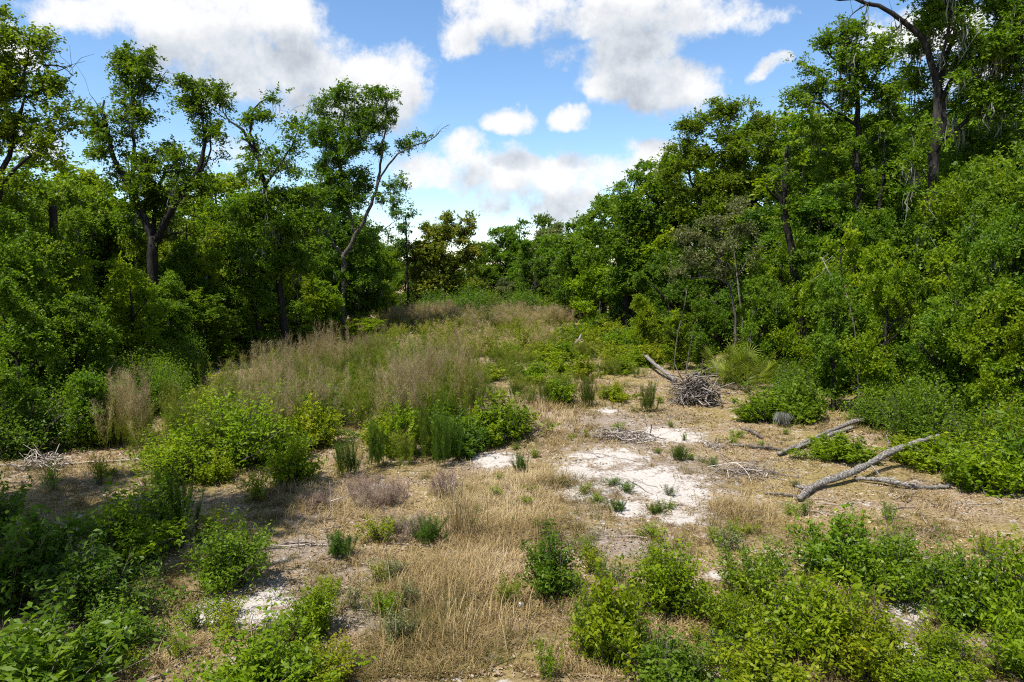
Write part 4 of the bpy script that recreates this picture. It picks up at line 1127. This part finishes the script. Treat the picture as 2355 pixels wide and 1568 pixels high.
weed_field(80, [(300, 1010), (640, 860), (1010, 830), (1120, 900), (1090, 1000), (1000, 1040), (720, 1030), (420, 1060)], PF_brown, (1.1, 2.6), 2.0,
           'feathery brown weed clump in the left half of the clearing', 'feathery brown weeds', 41)
weed_field(105, [(310, 1060), (520, 930), (900, 830), (1110, 900), (1080, 1060), (900, 1070), (720, 1060), (430, 1090)], PF_mixed, (.9, 2.1), 1.8,
           'feathery weed clump, green below and brown above, in the clearing', 'feathery green and brown weeds', 42)
def far_weed_mass(n, poly, seed):
    """the weeds too far off to pick apart: one mesh of thinned clumps"""
    rng = np.random.default_rng(seed)
    G = np.array([gp(*p)[:2] for p in poly]); lo, hi = G.min(0), G.max(0)
    src = []
    for me in PF_mixed + PF_brown[:2]:
        co = np.empty(len(me.vertices) * 3, np.float32); me.vertices.foreach_get('co', co); co = co.reshape(-1, 3, 3)
        tt = np.empty(len(me.vertices), np.float32); me.attributes['tint'].data.foreach_get('value', tt)
        src.append((co, tt.reshape(-1, 3)))
    VV, TT = [], []; k = 0
    while k < n:
        x, y = rng.uniform(lo, hi); c = False; j = len(G) - 1
        for i in range(len(G)):
            if (G[i, 1] > y) != (G[j, 1] > y) and x < (G[j, 0] - G[i, 0]) * (y - G[i, 1]) / (G[j, 1] - G[i, 1]) + G[i, 0]: c = not c
            j = i
        if not c or fbm(x / 2.2, y / 2.2, seed, 2) < .3: continue
        co, tt = src[int(rng.integers(len(src)))]
        pick = rng.choice(len(co), int(len(co) * .38), replace=False)
        v = co[pick].copy(); mid = v.mean(1, keepdims=True); v[:, :2] = v[:, 2:3] + (v[:, :2] - v[:, 2:3]) + (v[:, :2] - v[:, :2].mean(1, keepdims=True)) * 1.3
        a = rng.uniform(0, 6.28); w = rng.uniform(1.0, 1.7); h = rng.uniform(1.0, 1.6) / 1.8
        ca, sa = math.cos(a) * w, math.sin(a) * w
        v = np.stack([v[..., 0] * ca - v[..., 1] * sa + x, v[..., 0] * sa + v[..., 1] * ca + y, v[..., 2] * h + float(hgt(x, y))], -1)
        VV.append(v.reshape(-1, 3)); TT.append(np.clip(tt[pick] + rng.normal(0, .08), 0, 1).ravel()); k += 1
    V = np.concatenate(VV)
    o = obj('far_weeds', build_mesh('far_weeds', V, [np.arange(len(V)).reshape(-1, 3)], np.concatenate(TT), [M['fennel']]))
    tag(o, 'mass of feathery olive weeds toward the far end of the clearing', 'weeds', None, 'stuff')


far_weed_mass(130, [(640, 860), (820, 760), (1000, 735), (1280, 745), (1330, 790), (1180, 830), (1000, 850)], 43)
weed_field(58, [(880, 745), (1000, 732), (1290, 742), (1330, 765), (1150, 775), (900, 770)], PF_brown, (1.4, 2.0), 2.0,
           'feathery pinkish-brown weed clump below the far trees', 'feathery pinkish-brown weeds below the far trees', 44, wr=(1.4, 2.2), keep=.25)
weed_field(50, [(1080, 850), (1300, 800), (1480, 850), (1480, 900), (1250, 935), (1130, 920)], PF_mixed, (.4, 1.0), 1.8,
           'short feathery olive weed clump on the dry grass', 'short feathery olive weeds', 45, wr=(.7, 1.2), keep=.45)
for i in range(5):
    weed(300 + R.uniform(-25, 30), 1030 + R.uniform(-14, 14), 2.3, 1.0, PF_brown, 2.0, 'tall isolated brown weed clump at the left end of the weeds', 'tall brown weeds at the left end', i=i)
for i, (px, py, hp) in enumerate([(1350, 935, 70), (1490, 948, 75), (800, 1095, 100), (1015, 1075, 130), (1197, 1085, 45), (1183, 912, 35), (865, 1075, 110), (985, 1060, 120), (1040, 1060, 110), (780, 1280, 62), (985, 1250, 70), (415, 1240, 170), (375, 1230, 160), (1420, 1175, 30), (1510, 1180, 26), (650, 1010, 80), (1560, 1060, 40)]):
    g = gp(px, py)
    weed(px, py, hp * mpp(g[1]), .8 if hp > 50 else .5, PF_green, 1.0, 'upright bottle-green reedy weed tuft on open ground', 'bottle-green reedy tufts', M['fennel_green'], 'green_weed_tuft', i)
for i, (px, py, hp) in enumerate([(830, 1150, 60), (900, 1160, 60), (860, 1165, 45), (1025, 1140, 55), (935, 1230, 55), (730, 1170, 40)]):
    g = gp(px, py)
    weed(px, py, hp * mpp(g[1]), 1.0, PF_grey, .6, 'low grey-brown dead weed tuft before the weed field', 'grey-brown dead tufts', M['deadweed'], 'dead_weed_tuft', i)

# ------------------------------------------------------------------ grass, litter (uncountable)
def clearing_mask(x, y):
    xl = np.interp(y, [0, 18, 50, 70], [-14, -14, -12.3, -12.5]); xr = np.interp(y, [0, 18, 45, 67], [14.5, 13.5, 8.7, 4.5])
    return (x > xl - 1) & (x < xr + 1)


GR_BOOST = [ell(*e) for e in [(1080, 1340, 190, 110), (1080, 1180, 90, 60), (1270, 1130, 160, 60), (1250, 960, 120, 70), (740, 1180, 120, 50), (1200, 1230, 200, 70), (1000, 1480, 200, 80), (1350, 900, 120, 40), (1700, 1180, 120, 40), (640, 1140, 60, 30)]]


def grass():
    rng = np.random.default_rng(61)
    n = 88000
    y = 8.2 + 42 * rng.uniform(0, 1, n) ** 1.6
    x = rng.uniform(-.80, .80, n) * (y + 1.5)
    ok = clearing_mask(x, y)
    x, y = x[ok], y[ok]
    sandm = mask(SAND, x, y); boost = mask(GR_BOOST, x, y)
    p = np.clip((fbm(x / 1.3, y / 1.3, 17, 3) - .36) * 2.8, 0.05, 1) * .65 + boost * .55
    p = p * np.clip(1 - sandm * 1.05, .12, 1)
    p = np.where(y > 30, p * .7, p)
    ok = rng.uniform(0, 1, len(x)) < p * .62
    x, y, boost = x[ok], y[ok], boost[ok]
    k = np.where(y < 22, 15, 9)
    idx = np.repeat(np.arange(len(x)), k); m_ = len(idx)
    bx = x[idx] + rng.normal(0, .05, m_); by = y[idx] + rng.normal(0, .05, m_)
    base = np.stack([bx, by, hgt(bx, by) - .01], 1)
    ln = (.13 + .20 * boost[idx] + .10 * rng.uniform(0, 1, m_)) * rng.uniform(.6, 1.4, m_)
    a = rng.uniform(0, 6.28, m_); le = rng.uniform(.15, 1.6, m_)
    D = np.stack([np.cos(a) * le, np.sin(a) * le, np.full(m_, .75)], 1); D = unit(D)
    w = np.where(y[idx] < 20, .0042, .007) * rng.uniform(.7, 1.3, m_)
    S = np.stack([-np.sin(a), np.cos(a), np.zeros(m_)], 1) * w[:, None]
    mid = base + D * (ln * .55)[:, None]
    tip = base + D * ln[:, None] + np.stack([np.cos(a), np.sin(a), -np.ones(m_) * .6], 1) * (ln * .22)[:, None]
    V = np.stack([base - S, base + S, mid + S * .8, mid - S * .8, tip], 1).reshape(-1, 3)
    i = np.arange(m_)[:, None] * 5
    tt = np.clip((rng.normal(.50, .14, len(x)) + (fbm(x / 1.6, y / 1.6, 77, 3) - .5) * 1.5)[idx] + rng.normal(0, .15, m_) + .08 * boost[idx], 0, 1)
    me = build_mesh('dry_grass', V, [i + np.array([[0, 1, 2, 3]]), i + np.array([[3, 2, 4]])], np.repeat(tt, 5), [M['grass']])
    o = obj('dry_grass', me); tag(o, 'thin dry golden grass over the clearing floor', 'grass', None, 'stuff')
    print('grass blades', m_)


def litter():
    rng = np.random.default_rng(62)
    n = 90000
    y = 8.2 + 26 * rng.uniform(0, 1, n) ** 1.5
    x = rng.uniform(-.80, .80, n) * (y + 1.5)
    p = np.clip(.25 + (fbm(x / 1.1, y / 1.1, 27, 3) - .4) * 2.4, .05, 1) * np.clip(1 - mask(SAND, x, y) * 1.2, .03, 1)
    ok = (rng.uniform(0, 1, n) < p) & clearing_mask(x, y)
    x, y = x[ok], y[ok]
    P = np.stack([x, y, hgt(x, y) + rng.uniform(.006, .03, len(x))], 1)
    V, Q = leaf_faces(P, None, rng.uniform(.04, .085, len(x)) * np.where(y > 18, 1.35, 1), .48, rng, .72, .3)
    tt = np.clip(rng.normal(.5, .26, len(x)), 0, 1)
    o = obj('leaf_litter', build_mesh('leaf_litter', V, [Q], np.repeat(tt, 4), [M['litter']]))
    tag(o, 'scattered dry brown oak leaves covering the sandy floor', 'leaf litter', None, 'stuff')


grass(); litter()


def tall_grass():
    """plumed stalks in three dry tufts"""
    rng = np.random.default_rng(63)
    for (px, py, hp, n, lb) in [(1060, 1235, 190, 190, 'tall straw-coloured grass tuft with plumed stalks'), (1060, 1440, 135, 230, 'dense low mass of straw grass above the bare litter'), (955, 1400, 95, 205, 'straw grass clump beside the dense straw grass mass'), (1150, 1330, 80, 205, 'short straw grass clump by the dull green shrub')]:
        g = gp(px, py); m_ = mpp(g[1]); h = hp * m_
        A, B, Cc, W_, T = [], [], [], [], []
        wide = .35 if n < 200 else 1.0
        P = np.stack([rng.normal(0, wide * .5, n), rng.normal(0, wide * .5, n), np.zeros(n)], 1)
        P[:, 2] = hgt(P[:, 0] + g[0], P[:, 1] + g[1]) - g[2] - .01
        a = rng.uniform(0, 6.28, n); ln = h * rng.uniform(.3, 1.0, n) ** 1.2; le = rng.uniform(.05, .45, n)
        D = np.stack([np.cos(a) * le, np.sin(a) * le, np.ones(n)], 1); D = unit(D)
        S = np.stack([-np.sin(a), np.cos(a), np.zeros(n)], 1) * .0045
        mid = P + D * (ln * .6)[:, None]; tip = P + D * ln[:, None] + np.stack([np.cos(a), np.sin(a), -.5 * np.ones(n)], 1) * (ln * .14)[:, None]
        V = np.stack([P - S, P + S, mid + S, mid - S, tip], 1).reshape(-1, 3); i = np.arange(n)[:, None] * 5
        T = np.repeat(np.clip(rng.normal(.72, .15, n), 0, 1), 5)
        t = thing('grass_tuft', lb, 'grass', tuple(g))
        ob_ = obj('blades', build_mesh('blades', V, [i + np.array([[0, 1, 2, 3]]), i + np.array([[3, 2, 4]])], T, [M['grass']]), t); ob_['kind'] = 'stuff'
        if n < 200:
            top = tip[ln > h * .6]; dd = D[ln > h * .6]
            k = 26; idx = np.repeat(np.arange(len(top)), k)
            f = rng.uniform(-.22, 0, len(idx)) * h
            s = top[idx] + dd[idx] * f[:, None]; e = s + rng.normal(0, .022, (len(idx), 3)) + np.array([0, 0, .03])
            Sx = unit(rng.normal(size=s.shape)) * .004
            V = np.stack([s - Sx, s + Sx, e], 1).reshape(-1, 3)
            obj('plumes', build_mesh('plumes', V, [np.arange(len(V)).reshape(-1, 3)], np.full(len(V), .9), [M['grass']]), t)


tall_grass()


# ------------------------------------------------------------------ logs, sticks, brush
def log(label, pts, mat='deadwood', name='fallen_log', seed=1, stubs=(), cut=None):
    """pts: (px, py, height above ground, radius); ends on the ground plane by pixel"""
    rng = np.random.default_rng(seed)
    P = []
    for px, py, hh, r in pts:
        # ground point below the seen point: solve with the height above ground
        d = raydir(px, py); z = 0.0
        for _ in range(6):
            t = (z + hh + r - CAM[2]) / d[2]; q = CAM + d * t; z = float(hgt(q[0], q[1]))
        P.append([q[0], q[1], z + hh + r * .8, r])
    P = np.array(P); o = P[0, :3].copy(); o[2] = float(hgt(o[0], o[1]))
    P[:, :3] -= o
    Q = resample(smooth_path(P, 2), .09)
    wv = np.convolve(rng.normal(0, 1, len(Q) + 6), np.ones(5) / 3, 'same')[3:-3]
    Q[1:-1, 2] += wv[1:-1] * .012; Q[:, 3] *= .60 * (1 + wv * .14)
    t = thing(name, label, 'log', tuple(o))
    V, F, T = sweep([(Q[:, :3], Q[:, 3])], .5, rng, 14, .05)
    obj('bark', build_mesh('bark', V, F, T, [M[mat]], True), t)
    for (f, vec, r) in stubs:
        b = Q[int(f * (len(Q) - 1)), :3]; vec = np.array(vec, float)
        pth = np.array([b, b + vec * .5 + rng.normal(0, .03, 3), b + vec])
        V, F, T = sweep([(pth, np.array([r, r * .75, r * .4]))], .5, rng)
        obj('branch_stub', build_mesh('branch_stub', V, F, T, [M[mat]], True), t)
    if cut is not None:
        e = Q[-1] if cut == 'end' else Q[0]; d = unit(Q[-1, :3] - Q[-2, :3]) if cut == 'end' else unit(Q[0, :3] - Q[1, :3])
        pth = np.array([e[:3] - d * .30, e[:3] + d * .03])
        V, F, T = sweep([(pth, np.array([e[3] * 1.06, e[3] * 1.02]))], .6, rng)
        obj('cut_end', build_mesh('cut_end', V, F, T, [M['cutwood']], True), t)
    return t


log('long grey weathered log propped up at one end over green shrubs', [(1838, 1142, 0, .13), (1870, 1112, .02, .135), (1960, 1085, .12, .14), (2030, 1045, .30, .14), (2090, 1018, .50, .13), (2158, 1000, .66, .10)], seed=3,
    stubs=[(.72, (-.1, .1, .45), .03), (.12, (-.25, .1, .05), .06), (.85, (.3, -.1, -.35), .02), (.55, (.1, -.3, -.2), .03)])
log('pale curved bark-stripped log on the ground below the long grey log', [(1965, 1098, .0, .09), (2010, 1098, .06, .10), (2060, 1108, .05, .10), (2110, 1118, 0, .09), (2185, 1118, 0, .05)], seed=4, stubs=[(.5, (.2, -.2, .1), .03)])
log('longer of two parallel logs, with a pale sawn end', [(1790, 1042, .0, .09), (1880, 1000, .06, .10), (1960, 968, .12, .11), (2036, 952, .22, .12)], seed=5, cut='end', stubs=[(.4, (.1, -.3, .2), .03)])
log('shorter of two parallel logs, half under the shrub', [(1830, 1030, 0, .08), (1900, 1000, .0, .09), (1960, 982, .04, .09)], seed=6)
log('thin dark mossy log pointing at the sand', [(1676, 1020, 0, .06), (1740, 1026, .02, .07), (1800, 1030, .0, .07), (1852, 1046, 0, .04)], 'bark', seed=7, stubs=[(.5, (.15, -.2, .05), .03)])
log('stubby dark broken limb beside the thin mossy log', [(1702, 982, .10, .07), (1728, 990, .06, .08), (1752, 1006, 0, .06)], 'bark', seed=8)
log('weathered trunk leaning toward the brush pile', [(1478, 812, .5, .14), (1505, 835, .3, .16), (1530, 855, .15, .17), (1552, 872, .0, .17)], seed=9)
log('silvery broken stump with jagged limb among far weeds', [(1296, 808, 0, .2), (1315, 795, .15, .2), (1330, 783, .35, .14), (1336, 768, .7, .09)], seed=10, stubs=[(.3, (-.6, 0, .2), .06), (.6, (.5, 0, .3), .05)])
log('pale stick-like fallen trunk far among the weeds', [(915, 785, .25, .07), (935, 770, .4, .07), (950, 762, .6, .05)], seed=11)
log('small grey stump chip standing in the litter', [(1640, 1475, 0, .07), (1638, 1462, .12, .06), (1636, 1450, .22, .04)], name='stump', seed=12)
log('dark twig-like branch at the foot of the long grey log', [(1757, 1134, 0, .035), (1800, 1136, .02, .04), (1836, 1140, 0, .05)], 'bark', seed=13)

# dead pale branch hanging in the right wood, thin trunks
def pole(label, Y, pts, name='thin_trunk', mat='bark', cat='trunk', twigs=0, seed=0, spread=.5, down=0.0):
    rng = np.random.default_rng(seed)
    x, y = pt(pts[0][0], pts[0][1], Y)[:2]; o = np.array([x, Y, float(hgt(x, Y))])
    P = np.array([[*(pt(px, py, Y + d) - o), r * (.62 if name != 'dead_snag' else .8)] for px, py, d, r in pts])
    if name != 'dead_branch': P[0, 2] = -.1
    P = smooth_path(P); paths = [(P[:, :3], P[:, 3])]
    t = thing(name, label, cat, tuple(o))
    V, F, T = sweep(paths, .55, rng); obj('stem', build_mesh('stem', V, F, T, [M[mat]], True), t)
    if twigs:
        tw = []
        for k in range(twigs):
            b = P[int(rng.uniform(.3, 1) * (len(P) - 1)), :3]
            e = b + rng.normal(0, spread, 3) * np.array([1, .6, .7]) + np.array([0, 0, down])
            m_ = (b + e) / 2 + rng.normal(0, .12, 3)
            tw.append((np.array([b, m_, e]), np.array([.010, .007, .003])))
        V, F, T = sweep(tw, .6, rng); obj('twigs', build_mesh('twigs', V, F, T, [M[mat]], True), t)['kind'] = 'stuff'
    return t


pole('tall dark broken snag standing in the left wood', 27, [(128, 900, 0, .24), (128, 760, 0, .23), (126, 640, 0, .21), (124, 540, 0, .19), (122, 475, 0, .16)], 'dead_snag', 'bark_shaded', 'snag', 5, 70)
pole('slim leaning bare stem near the dusty crooked oak', 34, [(1548, 850, 0, .045), (1556, 770, 0, .045), (1572, 715, 0, .035), (1580, 660, .6, .02)], 'bare_sapling', 'bark', 'sapling', 4, 71)
pole('curved mossy bare stem beside the slim leaning stem', 33, [(1575, 860, 0, .07), (1590, 780, 0, .07), (1600, 730, 0, .06), (1625, 705, 0, .05), (1650, 690, 0, .04)], 'bare_sapling', 'bark', 'sapling', 3, 72)
pole('thin grey trunk behind the fan palm', 36, [(1712, 880, 0, .10), (1708, 780, 0, .09), (1700, 680, 0, .08), (1690, 600, .6, .05), (1684, 540, 1, .02)], 'bare_sapling', 'bark', 'sapling', 3, 73)
pole('thin grey-brown trunk standing at the right wood edge', 24, [(1978, 930, 0, .06), (1972, 840, 0, .06), (1966, 760, 0, .05), (1955, 715, 0, .035), (1940, 650, .8, .02)], 'bare_sapling', 'bark', 'sapling', 5, 74)
pole('thin dark trunk behind bushy growth at the right wood', 22, [(2310, 930, 0, .07), (2308, 840, 0, .07), (2305, 760, 0, .06)], 'bare_sapling', 'bark', 'sapling', 3, 75)
pole('pale bleached tangled branch caught in the right wood', 25, [(1888, 590, 0, .02), (1905, 625, -.2, .035), (1925, 662, 0, .045), (1950, 740, 2.0, .06), (1960, 930, 3.2, .07)][::-1], 'dead_sapling', 'deadwood', 'sapling', 22, 76, .38, -.30)
pole('bleached bent dead branch arching before the dark wood', 23.5, [(2060, 940, 0, .04), (2070, 870, 0, .035), (2050, 855, 0, .03), (2010, 860, 0, .025), (1990, 880, 0, .015)], 'dead_sapling', 'deadwood', 'sapling', 12, 77, .4)


def brush_pile(label, px, py, wpx, hpx, n, seed, name='brush_pile', rmin=.012, rmax=.04, flat=False, mat='stick'):
    rng = np.random.default_rng(seed)
    g = gp(px, py); m_ = mpp(g[1]); w, h = wpx * m_ / 2, hpx * m_
    t = thing(name, label, 'brush pile', tuple(g))
    for i in range(n):
        a = rng.uniform(0, 6.28); r = w * rng.uniform(.1, .55)
        c = np.array([math.cos(a) * r, math.sin(a) * r * .7, h * rng.uniform(.1, .6) * (1 - r / w)])
        a2 = rng.uniform(0, 6.28); ln = w * rng.uniform(.5, 1.1)
        d = np.array([math.cos(a2), math.sin(a2) * .7, rng.uniform(-.5, .8) * (0.25 if flat else 1)]) * ln * .5
        P = np.array([c - d, c - d * .3 + rng.normal(0, .13, 3), c + d * .4 + rng.normal(0, .15, 3), c + d + rng.normal(0, .2, 3)])
        gz = hgt(P[:, 0] + g[0], P[:, 1] + g[1]) - g[2]
        P[:, 2] = np.maximum(P[:, 2], gz + .012)
        rr = rng.uniform(rmin, rmax)
        V, F, T = sweep([(smooth_path(P, 1), np.linspace(rr, rr * .45, len(smooth_path(P, 1))))], rng.uniform(.15, .95), rng)
        obj('stick', build_mesh('stick', V, F, T, [M[mat]], True), t)
    return t


brush_pile('grey tangled root ball and brush heap by the fan palm', 1598, 930, 175, 130, 240, 81, rmin=.007, rmax=.036, mat='brush')
brush_pile('low spread of bleached dead branches behind the white sand', 1430, 1010, 190, 40, 55, 82, rmin=.008, rmax=.024, flat=True)
brush_pile('small twiggy pile beside thin mossy log', 1640, 1030, 120, 30, 26, 83, rmin=.006, rmax=.016, flat=True)
brush_pile('scatter of thin dead branches under the logs', 1720, 1090, 230, 40, 60, 84, rmin=.006, rmax=.018, flat=True)
brush_pile('twig heap along the shaded edge of the left wood', 90, 1075, 220, 40, 45, 85, rmin=.008, rmax=.022, flat=True)
brush_pile('dark twigs at the lower rim of the small sand patch', 620, 1450, 120, 25, 26, 86, rmin=.005, rmax=.014, flat=True)

for q, (px, py, top, lb) in enumerate([(764, 1255, 1105, 'tall thin dry stalk by the green tuft on litter'), (687, 1262, 1190, 'short thin dry stalk near the lying sticks'), (322, 1275, 1150, 'thin dry stalk in front of the half-shaded shrub'), (1540, 975, 930, 'thin dry stalk near the sand and brush heap'), (1045, 1175, 1080, 'thin dry stalk at the plumed grass tuft')]):
    g = gp(px, py)
    pole(lb, g[1], [(px, py, 0, .016), (px - 2, (py + top) / 2, 0, .013), (px - 6, top, 0, .008)], 'dry_stalk', 'stick', 'stalk', 5, 600 + q, .10)

# single sticks lying about
PSTK = []
for s in range(5):
    rng = np.random.default_rng(90 + s)
    n = 6; P = np.stack([np.linspace(-.5, .5, n), rng.normal(0, .04, n), np.abs(rng.normal(.012, .01, n))], 1)
    paths = [(P, np.linspace(.013, .005, n))]
    b = P[3]; paths.append((np.array([b, b + [.12, .1 * rng.choice([-1, 1]), .02], b + [.25, .2 * rng.choice([-1, 1]), .03]]), np.array([.008, .006, .003])))
    V, F, T = sweep(paths, .55, rng); PSTK.append(build_mesh('stick', V, F, T, [M['stick']], True))
rng = np.random.default_rng(99); k = 0
SPOTS = [(690, 1258, 1.6, .1), (760, 1250, 1.5, .05), (1165, 1130, 1.3, -.1), (1190, 1062, 1.0, .2), (850, 1300, 1.4, -.5), (660, 1420, 1.2, .9), (1930, 1160, 1.0, 0), (2110, 1165, 1.4, .1), (1740, 1180, 1.2, -.5), (2260, 1160, 1.2, .1), (1240, 1440, 1.0, .4), (1000, 1030, 1.2, .2), (260, 1060, 2.0, .2)]
while k < 150:
    if k < len(SPOTS): px, py, ln, a = SPOTS[k]
    else:
        px, py = rng.uniform(60, 2340), rng.uniform(950, 1565); ln = rng.uniform(.35, 1.3); a = rng.uniform(0, 3.14)
        if rng.uniform() > (.35 + .65 * (px > 1350 and py < 1200)): continue
        g = gp(px, py)
        if not clearing_mask(g[0], g[1]): continue
    g = gp(px, py)
    o = obj('fallen_stick', PSTK[k % 5]); o.location = (g[0], g[1], float(hgt(g[0], g[1])) + .012)
    o.rotation_euler = (0, 0, a); o.scale = (ln, ln, max(.8, ln))
    tag(o, 'dead grey stick lying on the clearing floor', 'stick', 'dead sticks on the clearing floor'); k += 1


# ------------------------------------------------------------------ fan palm
def fan_palm(label, px, py, hpx, n, seed, rad=.45, grp=None):
    rng = np.random.default_rng(seed)
    g = gp(px, py); h = hpx * mpp(g[1])
    t = thing('fan_palm', label, 'palm', tuple(g), 0, grp)
    for i in range(n):
        a = i * 2.4 + rng.normal(0, .2); el = rng.uniform(.35, 1.35)
        ln = h * rng.uniform(.6, .9)
        d = np.array([math.cos(a) * math.cos(el), math.sin(a) * math.cos(el), math.sin(el)])
        b = np.array([0, 0, .0]); e = b + d * ln
        V1, F1, T1 = sweep([(np.array([b, b + d * ln * .5 + [0, 0, .05], e]), np.array([.014, .011, .008]))], .6, rng)
        fr = obj('frond', None, t) if False else None
        # fan of folded segments around the stalk end
        side = unit(np.cross(d, [0, 0, 1.0])); upv = np.cross(side, d)
        VV, TT = [], []
        segs = 22
        for j in range(segs):
            th = (j / (segs - 1) - .5) * 4.2
            q = d * math.cos(th) + side * math.sin(th)
            q = unit(q + upv * .12 - np.array([0, 0, 1.0]) * .25)
            L_ = rad * rng.uniform(.8, 1.1) * (1 - .15 * abs(th) / 2)
            s = unit(np.cross(q, upv)) * .016
            m1 = e + q * L_ * .55; tp = e + q * L_ - np.array([0, 0, .16 * L_])
            VV += [e - s * .2, e + s * .2, m1 + s + upv * .01, m1 - s - upv * .01, tp]; TT += [rng.uniform(.3, .9)] * 5
        k = np.arange(segs)[:, None] * 5 + len(V1)
        V = np.vstack([V1, np.array(VV)])
        q4 = np.concatenate([F1[0], k + np.array([[0, 1, 2, 3]])]); t3 = k + np.array([[3, 2, 4]])
        if len(F1) > 1: t3 = np.concatenate([t3, F1[1]])
        obj('frond', build_mesh('frond', V, [q4, t3], np.concatenate([T1, TT]), [M['palm']]), t)


fan_palm('fan palm with yellow-green fronds beside the brush heap', 1718, 905, 110, 22, 401, .8)
fan_palm('smaller fan palm half hidden behind the brush heap', 1662, 892, 95, 14, 402, .75)

# grey moss clump fallen on the shrub, white scrap
rng = np.random.default_rng(500)
g = gp(1775, 968)
P = np.stack([rng.normal(0, .12, 60), rng.normal(0, .1, 60), np.full(60, .75)], 1)
V, F, T = strands(P, rng, .35, .8, 8, .012)
V[:, 2] = np.maximum(V[:, 2], .02)
V *= .62
V[:, :2] *= (.8 + .7 * np.clip(.85 - V[:, 2:3] / .62, 0, 1))
t = thing('moss_clump', 'cone-shaped clump of grey moss hung over a shrub', 'moss', tuple(g + np.array([0, -.9, 0])))
obj('strand_mass', build_mesh('strand_mass', V, F, T, [M['moss']]), t)

g = gp(1196, 1396)
V = np.array([[-.07, -.03, .02], [.06, -.04, .03], [.08, .04, .05], [-.05, .05, .03], [0, 0, .09]]); F = [np.array([[0, 1, 4], [1, 2, 4], [2, 3, 4], [3, 0, 4], [2, 1, 0], [3, 2, 0]])]
o = obj('paper_scrap', build_mesh('paper_scrap', V, F, np.full(5, .6), [M['white']])); o.location = g
tag(o, 'small crumpled white scrap lying in the dry grass', 'scrap')
print('objects', len(bpy.data.objects), 'tris', sum(len(m_.polygons) for m_ in bpy.data.meshes))
